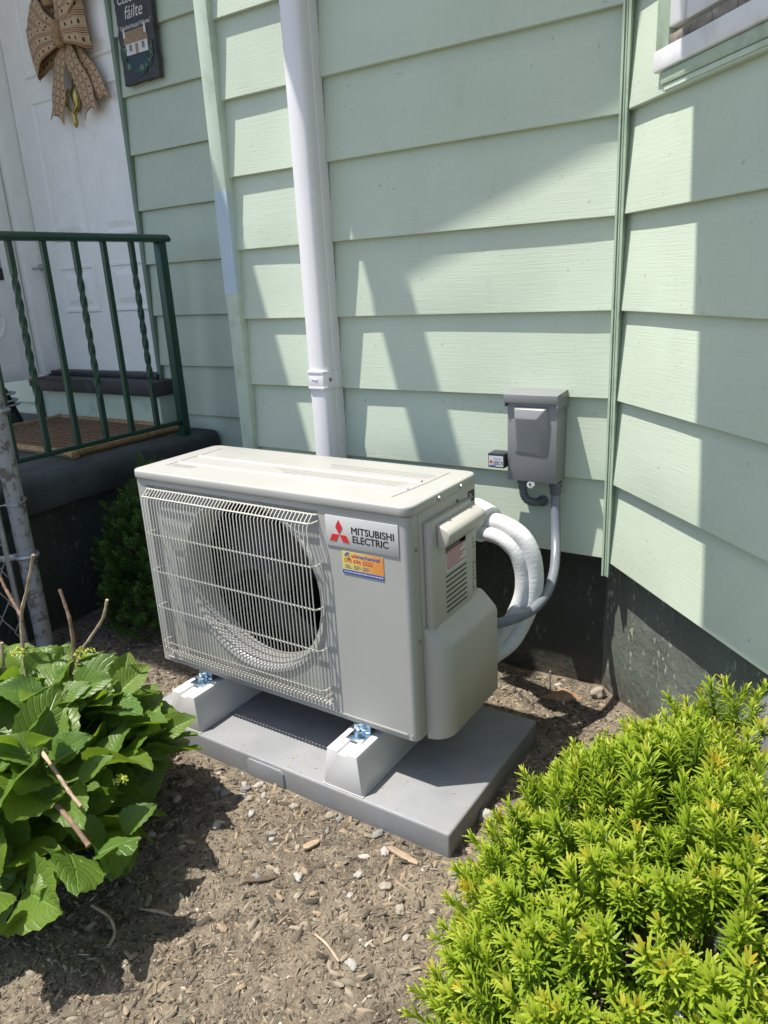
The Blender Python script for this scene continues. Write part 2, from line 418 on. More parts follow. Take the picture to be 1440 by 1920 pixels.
def np_mesh(name, V, F4, mat, tone=None, F3=None):
    me = bpy.data.meshes.new(name); V = np.asarray(V, np.float32)
    nq = 0 if F4 is None else len(F4); nt = 0 if F3 is None else len(F3)
    loops = np.concatenate(([np.asarray(F4, np.int32).ravel()] if nq else []) + ([np.asarray(F3, np.int32).ravel()] if nt else []))
    me.vertices.add(len(V)); me.vertices.foreach_set('co', V.ravel())
    me.loops.add(len(loops)); me.loops.foreach_set('vertex_index', loops)
    me.polygons.add(nq + nt)
    st = np.concatenate((np.arange(nq) * 4, nq * 4 + np.arange(nt) * 3)).astype(np.int32)
    me.polygons.foreach_set('loop_start', st)
    me.update(calc_edges=True); me.validate()
    if tone is not None:
        a = me.attributes.new('tone', 'FLOAT', 'POINT'); a.data.foreach_set('value', np.asarray(tone, np.float32))
    me.materials.append(MATS[mat]); return me

# ------------------------------------------------------------------ ground
YW = 0.63            # main wall, siding lip plane
YL = 1.02            # set-back wall with the door
C0 = Vector((0.985, 0.63, 0))                       # inside corner between main wall and bay
SD = Vector((0.70711, -0.70711, 0)); SN = Vector((-0.70711, -0.70711, 0))   # bay: along, outward
def bay(s, out, z): return C0 + SD * s + SN * out + Vector((0, 0, z))

def gz(x, y):
    """height of the mulch"""
    h = 0.011 * noise.noise(Vector((x * 2.1, y * 2.1, 3.1))) + 0.006 * noise.noise(Vector((x * 7, y * 7, 1.7))) + 0.003 * noise.noise(Vector((x * 19, y * 19, 5.2)))
    if y > 0.5: h -= 0.02 * min(1, (y - 0.5) / .2)
    if -0.06 < x < 0.97 and -0.13 < y < 0.41: h = min(h, 0.004) * 0.4 - 0.004
    h += 0.02 * math.exp(-((x - 1.15) ** 2 + (y - .45) ** 2) / .05)
    return h * math.exp(-((x - .4) ** 2 + (y) ** 2) / 30)
def axis_pts(lo, hi, step, far):
    a = list(np.arange(lo, hi + 1e-6, step)); g = step; l, r = [], []
    x = hi
    while x < far: g *= 1.35; x += g; r.append(x)
    x = lo; g = step
    while x > -far: g *= 1.35; x -= g; l.append(x)
    return l[::-1] + a + r
gx = axis_pts(-1.2, 1.9, .022, 80); gy = axis_pts(-1.2, 0.95, .022, 80)
gv = [(x, y, gz(x, y)) for y in gy for x in gx]
nx = len(gx)
gf = [(j * nx + i, j * nx + i + 1, (j + 1) * nx + i + 1, (j + 1) * nx + i) for j in range(len(gy) - 1) for i in range(nx - 1)]
gme = np_mesh('ground', gv, gf, 'mulch_soil')
for p in gme.polygons: p.use_smooth = True
ground = bpy.data.objects.new('ground', gme); COL.objects.link(ground); tag(ground, 'brown mulch bed at the foot of the house', kind='structure')

# ------------------------------------------------------------------ house
house = thing('house', 'pale green clapboard house with canted bay, white front door and dark foundation', 'house', (0, YW, 0))
EXP = 0.2045; LAP = 0.0165; Z0 = 0.400
def part(name): 
    o = bpy.data.objects.new(name, None); COL.objects.link(o); o.parent = house; return o

def board_mesh(length, seed, dy=0.0):
    """one clapboard: origin at its lower left lip, x along, -y outward, exposed face leaning in towards the top"""
    n = max(2, int(length / .06)); rnd = random.Random(seed); ph = rnd.random() * 50
    sec = [(LAP + .004, 0.0005), (0.0015, 0.0), (0.0, 0.0015), (0.0, 0.004), (LAP * .5, EXP * .5), (LAP, EXP + .012)]
    V = []
    for i in range(n + 1):
        x = length * i / n
        w0 = .0030 * noise.noise(Vector((x * 1.9 + ph, ph, 0))) + .0008 * noise.noise(Vector((x * 6 + ph, ph, 2))); w1 = .0032 * noise.noise(Vector((x * 2.4, ph, 7)))
        for j, (y, z) in enumerate(sec):
            k = j / 5
            V.append((x, y + (w0 * (1 - k) + w1 * k) * (1 if j else 0), z + .0006 * noise.noise(Vector((x * 1.7, ph, 3)))))
    m = len(sec)
    F = [(i * m + j, (i + 1) * m + j, (i + 1) * m + j + 1, i * m + j + 1) for i in range(n) for j in range(m - 1)]
    me = np_mesh('siding_board', V, F, 'siding_green')
    for p in me.polygons: p.use_smooth = True
    me.set_sharp_from_angle(angle=math.radians(40)); return me

def siding_wall(name, o, rz, length, zlo, zhi, seed, gaps=None):
    w = part(name)
    k0 = int(round((zlo - Z0) / EXP)); k = k0
    var = [board_mesh(length, seed + i) for i in range(4)]
    while Z0 + k * EXP < zhi:
        b = bpy.data.objects.new('siding_board', var[(k * 7) % 4]); COL.objects.link(b); b.parent = w
        b.location = Vector((o[0], o[1], Z0 + k * EXP)) - house.location; b.rotation_euler = (0, 0, rz)
        k += 1
    # sheathing behind the boards
    R = Matrix.Translation(Vector((o[0], o[1], 0))) @ Matrix.Rotation(rz, 4, 'Z')
    mb = MB(); mb.box(0, length, LAP + .006, LAP + .11, zlo + .01, zhi + .05, R)
    mb.build('sheathing', 'gap_dark', w)
    return w
siding_wall('main_wall', (-0.20, YW), 0, 1.185, 0.40, 3.6, 10)
siding_wall('bay_wall', (C0.x, C0.y), -math.pi / 4, 2.2, 0.40, 2.7, 20)
siding_wall('entry_wall', (-1.062, YL), 0, 0.95, 0.40, 2.9, 30)
siding_wall('entry_wall', (-3.2, YL), 0, 1.30, 0.40, 2.9, 40)
siding_wall('return_wall', (-0.20, YL + .06), -math.pi / 2, YL + .06 - YW - .03, 0.40, 3.5, 50)

# trims
mb = MB(); mb.box(-0.222, -0.172, 0.612, 0.66, 0.385, 3.3); mb.build('corner_trim', 'trim_pale', house, bevel=.003)
mb = MB(); mb.box(-0.2225, -0.1715, 0.6112, 0.63, 1.090, 1.386); tag(mb.build('blue_paint_patch', 'blue_paint', house), 'light blue painted patch on the green corner trim')
bis = (Vector((0, -1, 0)) + SN).normalized(); per = Vector((bis.y, -bis.x, 0))
def corner_strip():
    prof = [(-.006, -.009), (.036, -.009), (.036, -.0045), (.031, -.004), (.031, -.002), (.034, -.0015), (.034, .001), (.031, .0015), (.031, .0035), (.038, .004), (.038, .009), (-.006, .009)]
    pts = [Vector((1.003 + b, .634 - a, 0)) for a, b in prof]
    MB().prism([(p.x, p.y) for p in pts], 'z', 0.365, 2.7).build('corner_trim', 'trim_green', house, smooth=0)
corner_strip()
mb = MB(); mb.box(-1.078, -1.058, YL - .006, YL + .05, 0.55, 2.5); mb.build('siding_channel', 'channel_green', house, bevel=.002)
# foundations
FD = 0.050
fx = 1.666 + .0
mb = MB(); mb.box(-0.19, 1.04, 0.712, 0.95, -.25, 0.418); mb.build('foundation', 'foundation_shaded', house, smooth=0)
def bay_found():
    a = bay(-.10, -FD, 0); b = bay(2.2, -FD, 0); c = bay(2.2, -.4, 0); d = bay(.1, -.4, 0)
    n = 40; V = []; F = []
    for i in range(n + 1):
        for j in range(13):
            p = a.lerp(b, i / n); z = -.25 + .665 * j / 12
            q = p + SN * (.004 * noise.noise(Vector((p.x * 9, z * 9, 2))) + .002 * noise.noise(Vector((p.x * 30, z * 30, 2))))
            V.append((q.x, q.y, z))
    F = [(i * 13 + j, (i + 1) * 13 + j, (i + 1) * 13 + j + 1, i * 13 + j + 1) for i in range(n) for j in range(12)]
    mb = MB().add(V, F); mb.prism([(a.x - SN.x * .01, a.y - SN.y * .01), (b.x - SN.x * .01, b.y - SN.y * .01), (c.x, c.y), (d.x, d.y)], 'z', -.25, 0.41)
    mb.build('foundation', 'foundation_paint', house, smooth=50)
bay_found()
mb = MB(); mb.box(-3.2, -0.2, YL + .03, YL + .2, -.1, .56); mb.build('foundation', 'foundation_shaded', house, smooth=0)

# unseen roofs and blockers above the frame, shaped to throw shade on the walls
def slab(poly, t, name, mat, zf=None):
    """poly: list of (x,y,z) top corners, thickness t downward"""
    n = len(poly); v = list(poly) + [(x, y, z - t) for x, y, z in poly]
    MB().add(v, [tuple(range(n)), tuple(range(n, 2 * n))[::-1]] + [(i, n + i, n + (i + 1) % n, (i + 1) % n) for i in range(n)]).build(name, mat, house, smooth=0)
PZ = 3.20
xe = -0.066 - LX * (PZ - .948)
slab([(xe, YL + .02, PZ + .05), (xe, -.22, PZ + .05), (xe - .10, -.60, PZ + .05), (-3.2, -.60, PZ + .05), (-3.2, YL + .02, PZ + .05)], .05, 'porch_roof', 'roof_board')
RK = 0.185; RX = 0.31 - LX * (YW - RK) / LY; RZ = 1.14 + (YW - RK) / LY
slab([(RX, RK, RZ), (RX + 2.0, RK, RZ + 1.05), (RX + 2.0, 3.5, RZ + 1.05), (RX, 3.5, RZ)], .06, 'gable_roof', 'roof_shingle')
MB().box(RX, RX + .115, -.06, RK - .003, RZ - .08, RZ).build('shade_bar', 'white_paint', house)  # added bar out of view, casts the slanting shade band on the main wall
BZ = 2.62
def bay_shade():
    t1 = BZ - 1.38; t2 = BZ - .43; a_ = (LX - LY) * .70711; o_ = (LX + LY) * .70711
    p1 = (.255 - a_ * t1, o_ * t1); p2 = (.412 - a_ * t2, o_ * t2)
    k = (p2[0] - p1[0]) / (p2[1] - p1[1]); s0 = p1[0] - k * p1[1]; om = .86
    pts = [bay(s0, 0, BZ + .06), bay(s0 + k * om, om, BZ + .06), bay(2.4, om, BZ + .06), bay(2.4, 0, BZ + .06)]
    slab([tuple(p) for p in pts], .06, 'bay_shade_slab', 'roof_board')  # added slab out of view, its outline cut to shade the bay wall
bay_shade()

# window in the bay (lower left corner is in the picture)
win = part('window')
def bbox(mb, s0, s1, o0, o1, z0, z1):
    v = [bay(s, o, z) for z in (z0, z1) for s, o in ((s0, o0), (s1, o0), (s1, o1), (s0, o1))]
    return mb.add(v, [(0, 3, 2, 1), (4, 5, 6, 7), (0, 1, 5, 4), (1, 2, 6, 5), (2, 3, 7, 6), (3, 0, 4, 7)])
bbox(MB(), .148, .192, -.02, .009, 1.500, 2.45).build('side_casing', 'trim_green', win, bevel=.002)
bbox(MB(), .1485, 1.15, -.01, .013, 1.462, 1.500).build('sill', 'white_paint', win, bevel=.004)
bbox(MB(), .165, 1.13, -.01, .006, 1.438, 1.461).build('sill_moulding', 'trim_green', win, bevel=.003)
bbox(MB(), .175, 1.12, -.01, .003, 1.428, 1.437).build('apron_strip', 'trim_pale', win)
mbw = MB()
for i in range(14):
    s0 = .193 + i * .066; bbox(mbw, s0, s0 + .066, -.03, .008 + .004 * random.random(), 1.5005, 1.515 + .008 * random.random())
tag(mbw.build('bare_wood_ledge', 'weathered_wood', win, bevel=.002), 'weathered ledge with peeling paint above the white sill')
bbox(MB(), .193, .240, -.05, .012, 1.526, 2.45).build('storm_frame', 'white_paint', win, bevel=.006)
bbox(MB(), .2405, 1.12, -.05, .008, 1.526, 1.575).build('storm_frame', 'white_paint', win, bevel=.006)
bbox(MB(), .2405, 1.12, -.036, -.030, 1.5755, 2.45).build('pane', 'window_glass', win)
bbox(MB(), .19, 1.15, -.30, -.055, 1.50, 2.5).build('dark_room', 'unlit_inside', win)

# front door in the set-back wall
DY = 1.055
door = part('door')
DX0, DX1, DZ0, DZ1 = -1.83, -1.068, 0.775, 2.79
MB().box(DX0, DX1, DY, DY + .04, DZ0, DZ1).build('door_slab', 'door_white', door)
def raised_panel(x0, x1, z0, z1):
    mb = MB(); y0 = DY
    def ring(i, y): return [(x0 + i, y, z0 + i), (x1 - i, y, z0 + i), (x1 - i, y, z1 - i), (x0 + i, y, z1 - i)]
    R = [ring(0, y0 - .0005), ring(.006, y0 - .007), ring(.016, y0 - .007), ring(.022, y0 - .001), ring(.034, y0 - .001), ring(.058, y0 - .008)]
    v = [p for r in R for p in r]; f = [(i * 4 + k, i * 4 + (k + 1) % 4, (i + 1) * 4 + (k + 1) % 4, (i + 1) * 4 + k) for i in range(len(R) - 1) for k in range(4)]
    f.append(tuple(range(20, 24))); mb.add(v, f).build('door_panel', 'door_white', door, smooth=0)
for (a, b) in ((-1.70, -1.435), (-1.345, -1.10)):
    raised_panel(a, b, 1.035, 1.245); raised_panel(a, b, 1.345, 1.925); raised_panel(a, b, 2.005, 2.55)
# knocker
kn = MB(); kx, kz = -1.368, 1.888; ky = DY - .012
kn.lathe([(.0, .098), (.007, .092), (.011, .08), (.006, .068), (.013, .056), (.009, .044), (.02, .03), (.026, .01), (.022, -.02), (.012, -.05), (.0, -.062)], (kx, ky, kz), n=14)
for k_ in range(len(kn.v)): x, y, z = kn.v[k_]; kn.v[k_] = (x, ky + (y - ky) * .6, z)
kn.tube(catmull([(kx - .024, ky - .008, kz + .03), (kx - .036, ky - .018, kz - .005), (kx - .03, ky - .024, kz - .04), (kx, ky - .026, kz - .062), (kx + .03, ky - .024, kz - .04), (kx + .036, ky - .018, kz - .005), (kx + .024, ky - .008, kz + .03)], 5), .0065, 8)
kn.lathe([(.0, .0), (.012, -.006), (.008, -.022), (.012, -.032), (.009, -.05), (.0, -.062)], (kx, ky - .02, kz - .058), n=12)
tag(kn.build('knocker', 'brass', door), 'brass urn shaped door knocker')
MB().box(-1.385, -1.355, DY - .004, DY - .0006, 1.965, 2.06).build('peep_window', 'black_plastic', door)
# jamb, threshold, riser, closer
MB().box(-1.935, DX0 - .004, 0.975, DY + .04, 0.757, 2.8).build('door_jamb', 'door_white', house, bevel=.004)
MB().box(-1.955, -1.938, 0.955, 0.99, 0.70, 2.8).build('jamb_seal', 'black_plastic', house)
MB().box(-1.84, -0.985, 0.915, DY - .002, 0.690, 0.752).build('door_step', 'step_paint', house, bevel=.006)
MB().box(-1.83, -1.068, 1.00, DY + .03, 0.7525, 0.774).build('door_sill', 'step_paint', house, bevel=.004)
MB().box(-1.86, -1.005, 0.945, 1.03, 0.535, 0.689).build('step_riser', 'trim_pale', house)
MB().box(-1.862, -1.845, .935, .944, 0.54, 0.689).build('step_post', 'black_plastic', house)
MB().tube([(-1.93, .965, 1.238), (-1.79, 1.03, 1.245)], .006, 8).build('door_closer', 'galvanised', house)
MB().box(-1.87, -1.80, 1.045, 1.06, 1.235, 1.262).build('closer_bracket', 'galvanised', house, bevel=.003)
# storm door standing open at right angles to the wall
st = part('storm_door'); SX = -1.875
MB().box(SX - .035, SX, .885, .965, 0.742, 2.75).build('stile', 'door_white', st, bevel=.003)
MB().box(SX - .035, SX - .001, .10, .8845, 0.742, 0.815).build('kick_rail', 'door_white', st, bevel=.002)
MB().box(SX - .030, SX - .005, .10, .8845, 0.8155, 1.198).build('lower_panel', 'door_white', st)
MB().tube(catmull([(SX - .003, .60, .90), (SX - .003, .76, .90), (SX - .003, .785, .935), (SX - .003, .83, .965), (SX - .003, .83, 1.06), (SX - .003, .60, 1.09)], 6), .006, 8).build('panel_moulding', 'door_white', st)
MB().box(SX - .036, SX + .001, .10, .8845, 1.1985, 1.250).build('mid_rail', 'black_plastic', st)
MB().box(SX - .034, SX - .001, .855, .8845, 1.2505, 2.70).build('glass_frame', 'galvanised', st)
MB().box(SX - .020, SX - .015, .10, .8548, 1.2505, 2.70).build('pane', 'window_glass', st)

# ------------------------------------------------------------------ porch, rail, mat, broom
porch = thing('porch', 'dark painted concrete porch landing below the white front door', 'porch', (-1.6, .3, 0))
def porch_slab():
    n = 44; y0, y1 = -.75, 1.005; V = []; F = []; prof = []
    for i in range(n + 1):
        y = y0 + (y1 - y0) * i / n; xr = -.70 - .045 * (y - .1) + .012 * noise.noise(Vector((y * 5, 0, 1))) + .006 * noise.noise(Vector((y * 17, 0, 4)))
        d = .006 * noise.noise(Vector((y * 9, 3, 1)))
        row = [(-3.2, y, .55), (-1.0, y, .552 + d * .2), (xr - .03, y, .551), (xr - .008, y, .545 + d), (xr, y, .53), (xr + .003 + d, y, .47), (xr - .008, y, .445 + d), (xr - .05, y, .44), (-3.2, y, .44)]
        V += row
    m = 9
    F = [(i * m + j, i * m + j + 1, (i + 1) * m + j + 1, (i + 1) * m + j) for i in range(n) for j in range(m - 1)]
    F += [tuple(range(m)), tuple(range(n * m, n * m + m))[::-1]]
    MB().add(V, F).build('landing_slab', 'slab_paint', porch, smooth=50)
porch_slab()
MB().box(-3.1, -.79, -.70, 1.0, -.1, .4395).build('base_wall', 'foundation_shaded', porch, bevel=.01)

rail = thing('porch_railing', 'dark green iron railing with twisted balusters on the porch edge', 'railing', (-.8, .5, .55))
RXX = -.8
MB().prism([(RXX - .022, 1.287), (RXX + .022, 1.287), (RXX + .026, 1.298), (RXX + .018, 1.308), (RXX + .006, 1.314), (RXX - .006, 1.314), (RXX - .018, 1.308), (RXX - .026, 1.298)], 'y', -.75, .915).build('top_rail', 'railing_green', rail, smooth=30)
MB().box(RXX - .008, RXX + .008, -.75, .87, .598, .614).build('bottom_rail', 'railing_green', rail, bevel=.002)
MB().box(RXX - .017, RXX + .017, .863, .897, .545, 1.2865).build('post', 'railing_green', rail, bevel=.002)
MB().box(RXX - .03, RXX + .03, .85, .91, .546, .553).build('post_foot', 'railing_green', rail)
def baluster(y, twist):
    V = []; F = []; n = 56 if twist else 1; h0, h1 = .6145, 1.2865; r = .0085
    for i in range(n + 1):
        t = i / n; a = math.pi / 4
        if twist and .22 < t < .86: a += (t - .22) / .64 * math.pi * 4.0
        elif twist and t >= .86: a += math.pi * 4
        rr = r * (1.0)
        V += [(RXX + rr * 1.414 * math.cos(a + k * math.pi / 2), y + rr * 1.414 * math.sin(a + k * math.pi / 2), h0 + (h1 - h0) * t) for k in range(4)]
    F = [(i * 4 + k, i * 4 + (k + 1) % 4, (i + 1) * 4 + (k + 1) % 4, (i + 1) * 4 + k) for i in range(n) for k in range(4)] + [(3, 2, 1, 0), tuple(range(n * 4, n * 4 + 4))]
    return MB().add(V, F).build('baluster', 'railing_green', rail, smooth=30, origin=(RXX, y, h0))
tw = baluster(.748, True); pl = baluster(.628, False)
for i in range(2, 12):
    y = .748 - .1175 * i; src = tw if i % 2 == 0 else pl
    inst('baluster', src.data, rail, (RXX, y, .6145))

mat_ = thing('door_mat', 'brown woven wicker mat lying on the porch in front of the door', 'mat', (-1.3, .70, .553))
MX0, MX1, MY0, MY1 = -1.70, -.895, .425, .93
pts = [(MX0 + .03, MY0, .565), (MX1 - .03, MY0, .565), (MX1, MY0 + .03, .565), (MX1, MY1 - .03, .565), (MX1 - .03, MY1, .565), (MX0 + .03, MY1, .565), (MX0, MY1 - .03, .565), (MX0, MY0 + .03, .565), (MX0 + .03, MY0, .565)]
MB().tube(catmull(pts, 6), .0145, 8).build('rim', 'wicker', mat_)
sl = MB().box(-.009, .009, MY0 + .012, MY1 - .012, -.003, .003).build('slat', 'wicker', mat_, origin=(0, 0, 0)); sl.location = Vector((MX0 + .04, 0, .562)) - mat_.location
for i in range(1, 26): inst('slat', sl.data, mat_, (MX0 + .04 + i * .0293, 0, .562))
cw = MB().box(MX0 + .012, MX1 - .012, -.008, .008, -.003, .003).build('cross_weave', 'wicker_dark', mat_, origin=(0, 0, 0)); cw.location = Vector((0, MY0 + .04, .5685)) - mat_.location
for i in range(1, 13): inst('cross_weave', cw.data, mat_, (0, MY0 + .04 + i * .036, .5685))

br = thing('broom', 'dark bristled broom standing behind the porch rail at the left edge', 'broom', (-1.80, .70, .553))
bm_ = MB()
for i in range(90):
    a = random.random() * 2 * math.pi; r = math.sqrt(random.random()); 
    p0 = (-1.80 + .085 * r * math.cos(a), .70 + .10 * r * math.sin(a), .556); p1 = (-1.805 + .055 * r * math.cos(a), .685 + .07 * r * math.sin(a), .70)
    bm_.tube([p0, p1], .006, 5)
bm_.build('bristles', 'bristle', br)
for z, k in ((.655, 1.18), (.675, 1.12), (.705, 1.05)):
    MB().tube([(-1.803 + .068 * k * math.cos(t * math.pi / 8), .69 + .082 * k * math.sin(t * math.pi / 8), z) for t in range(17)], .005, 6).build('binding', 'galvanised', br)
MB().lathe([(.06, 0), (.066, .02), (.045, .05), (.02, .07)], (-1.806, .682, .70), n=14).build('broom_cap', 'bristle', br)
MB().tube([(-1.806, .682, .76), (-1.835, .50, 1.85)], .012, 8).build('handle', 'bark_dark', br)

# ------------------------------------------------------------------ bow and slate sign
bow = thing('ribbon_bow', 'tan burlap bow with red stripes and dots hanging on the white door', 'bow', (-1.36, DY - .03, 2.10))
def ribbon(path, width, name='ribbon_loop', notch=False, taper=None):
    """path: list of (x,z,y, tilt) centre line, ribbon lies across it"""
    P = catmull([(a, c, b) for a, b, c in path], 8); m = len(P); V = []; UV = []; L = 0
    for i, p in enumerate(P):
        t = (P[min(i + 1, m - 1)] - P[max(i - 1, 0)]).normalized(); s_ = Vector((t.z, 0, -t.x))
        s_ = s_.normalized() if s_.length > 1e-4 else Vector((1, 0, 0))
        if i and s_.dot(prev) < 0: s_ = -s_
        prev = s_
        L += (p - P[i - 1]).length if i else 0
        wd = width * (1 if taper is None else taper(i / (m - 1)))
        for k in range(7):
            u = k / 6; q = p + s_ * (u - .5) * wd + Vector((0, -.006 * math.sin(u * math.pi) - .003 * math.sin(i * .7 + u * 3), 0))
            if notch and i >= m - 3: q = q + t * (-.045 * (1 - abs(u - .5) * 2)) * (i - (m - 3)) / 2
            V.append(q); UV.append((u, L / .028))
    F = [(i * 7 + k, i * 7 + k + 1, (i + 1) * 7 + k + 1, (i + 1) * 7 + k) for i in range(m - 1) for k in range(6)]
    me = np_mesh(name, [tuple(v - root_loc(bow)) for v in V], F, 'burlap_ribbon')
    uvl = me.uv_layers.new(name='UVMap')
    for lp in me.loops: uvl.data[lp.index].uv = UV[lp.vertex_index]
    for p in me.polygons: p.use_smooth = True
    o = bpy.data.objects.new(name, me); COL.objects.link(o); o.parent = bow
    md = o.modifiers.new('thick', 'SOLIDIFY'); md.thickness = .0012
    return o
bx, bz, by = -1.335, 2.095, DY - .02
fan_t = lambda t: .32 + .68 * min(1, t * 1.25)
for (dx, dz, wd, dep) in ((-.225, -.035, .185, .035), (.145, .02, .19, .04), (-.19, .125, .17, .03), (.135, .20, .17, .03)):
    # front half of the loop, then the back half
    ribbon([(bx, bz, by - .035), (bx + dx * .4, bz + dz * .35, by - .035 - dep), (bx + dx * .8, bz + dz * .8, by - .03 - dep * .7), (bx + dx, bz + dz, by - .02)], wd, 'ribbon_loop', taper=fan_t)
    ribbon([(bx + dx, bz + dz, by - .0195), (bx + dx * .6, bz + dz * .7, by - .010), (bx, bz, by - .012)], wd * .95, 'ribbon_loop', taper=lambda t: 1 - .6 * t)
ribbon([(bx - .008, bz - .01, by - .032), (bx - .050, bz - .10, by - .034), (bx - .095, bz - .20, by - .026), (bx - .128, bz - .295, by - .032)], .085, 'ribbon_tail', True, taper=lambda t: .5 + .5 * min(1, t * 2.0))
ribbon([(bx + .008, bz - .01, by - .030), (bx + .040, bz - .10, by - .040), (bx + .078, bz - .20, by - .028), (bx + .105, bz - .305, by - .036)], .088, 'ribbon_tail', True, taper=lambda t: .5 + .5 * min(1, t * 2.0))
ribbon([(bx + .012, bz - .01, by - .020), (bx + .070, bz - .09, by - .020), (bx + .130, bz - .18, by - .014), (bx + .172, bz - .268, by - .016)], .08, 'ribbon_tail', True, taper=lambda t: .5 + .5 * min(1, t * 2.0))
kb = MB().lathe([(.0, -.045), (.02, -.04), (.027, -.015), (.024, .015), (.027, .035), (.015, .05), (.0, .052)], (bx, by - .05, bz - .005), n=14)
kb.build('knot', 'wicker', bow)
kb = MB().lathe([(.0, -.045), (.02, -.04), (.027, -.015), (.024, .015), (.027, .035), (.015, .05), (.0, .052)], (bx - .03, by - .05, bz + .14), n=14)
kb.build('knot', 'wicker', bow)

sign = thing('slate_sign', 'black slate welcome plaque with painted thatched cottage on the green siding', 'sign', (-.89, YL - .022, 1.86))
sy = YL - .026; SL, SR, SB, ST_ = -1.003, -.803, 1.858, 2.33
def sign_poly():
    pts = []; rnd = random.Random(3)
    for i in range(26): pts.append((SL + .006 * rnd.random(), SB + (ST_ - SB) * i / 25))
    for i in range(1, 8): pts.append((SL + (SR - SL) * i / 8, ST_ - .004 * rnd.random()))
    for i in range(26): pts.append((SR - .006 * rnd.random(), ST_ - (ST_ - SB) * i / 25))
    for i in range(1, 8): pts.append((SR - (SR - SL) * i / 8, SB + .005 * rnd.random()))
    return pts
MB().prism(sign_poly(), 'y', sy, sy + .018).build('slate', 'slate', sign, smooth=0)
SMt = lambda x, z, o=.0006: plane_M((x, sy - o, z), (1, 0, 0), (0, 0, 1))
def flat(name, poly, mat, par, y):
    mb = MB(); mb.prism(poly, 'y', y - .0008, y); return mb.build(name, mat, par, smooth=0)
text_mesh('lettering', 'Céad míle', .052, 'paint_white', sign, SMt(SL + .022, 2.118), shear=.25, width=.155)
text_mesh('lettering', 'fáilte', .058, 'paint_white', sign, SMt(SL + .052, 2.068), shear=.25, width=.098)
text_mesh('lettering', '"A hundred thousand Welcomes"', .021, 'paint_white', sign, SMt(SL + .016, 2.036), shear=.3, width=.170)
flat('cottage_wall', [(SL + .035, 1.952), (SL + .155, 1.952), (SL + .155, 1.992), (SL + .035, 1.992)], 'paint_white', sign, sy - .0004)
flat('cottage_roof', [(SL + .026, 1.989), (SL + .162, 1.989), (SL + .152, 2.024), (SL + .138, 2.030), (SL + .045, 2.028), (SL + .034, 2.022)], 'paint_thatch', sign, sy - .0014)
for a in (.030, .144): flat('chimney', [(SL + a, 2.010), (SL + a + .012, 2.010), (SL + a + .010, 2.040), (SL + a + .002, 2.040)], 'paint_white', sign, sy - .0024)
flat('cottage_door', [(SL + .089, 1.953), (SL + .103, 1.953), (SL + .103, 1.984), (SL + .089, 1.984)], 'paint_thatch', sign, sy - .0014)
for a in (.055, .124): flat('cottage_window', [(SL + a, 1.964), (SL + a + .014, 1.964), (SL + a + .014, 1.984), (SL + a, 1.984)], 'print_grey', sign, sy - .0014)
flat('teal_shape', [(SL + .045, 1.940), (SL + .150, 1.945), (SL + .152, 1.905), (SL + .125, 1.882), (SL + .085, 1.874), (SL + .055, 1.888), (SL + .046, 1.91)], 'paint_teal', sign, sy - .0014)
rnd = random.Random(5)
for i in range(34):
    t = i / 33; a = -.3 + t * (math.pi + .6); cx = SL + .098 - .075 * math.cos(a) + .008 * rnd.uniform(-1, 1); cz = 1.95 - .055 * math.sin(a) + .008 * rnd.uniform(-1, 1)
    r = rnd.uniform(.007, .013); flat('painted_leaf', [(cx + r * math.cos(k) * rnd.uniform(.7, 1.1), max(SB + .008, cz + r * math.sin(k) * rnd.uniform(.7, 1.1))) for k in np.linspace(0, 2 * math.pi, 8)[:-1]], 'paint_leaf_pale' if rnd.random() < .4 else 'paint_leaf', sign, sy - .0022 - .00002 * i)

# ------------------------------------------------------------------ line-set duct on the wall
duct = thing('lineset_duct', 'white vinyl line cover running up the green siding', 'duct', (.155, .60, .3))
def dprof(k=0.0):
    x0, x1, yb, yf = .116 - k, .192 + k, .637, .566 - k
    return [(x0, yb), (x0 + .002, .612), (x0 + .003, .582), (x0 + .006, .572), (x0 + .014, yf), (x1 - .018, yf), (x1 - .008, .574 - k * .6), (x1 - .004, .586), (x1 - .0035, .604), (x1 - .0015, .605), (x1, .612), (x1, yb)]
MB().prism(dprof(), 'z', .42, 2.9).build('cover', 'duct_white', duct, smooth=40)
cp = MB().prism(dprof(.004), 'z', .815, .865).build('coupling', 'duct_white', duct, smooth=40, bevel=.0012)
for z in (.815, .861): MB().prism(dprof(.0058), 'z', z, z + .005).build('coupling_rim', 'duct_white', cp, smooth=40)
MB().prism([(.136, .8435), (.158, .8435), (.158, .8425), (.150, .8375), (.148, .8365), (.147, .8385), (.152, .8415), (.136, .8420)], 'y', .5603, .5625).build('embossed_mark', 'duct_white', cp)
MB().lathe([(.006, .0), (.006, .004), (.003, .005)], (.1875, .582, .8405), axis='x', n=12).build('screw', 'print_grey', cp)

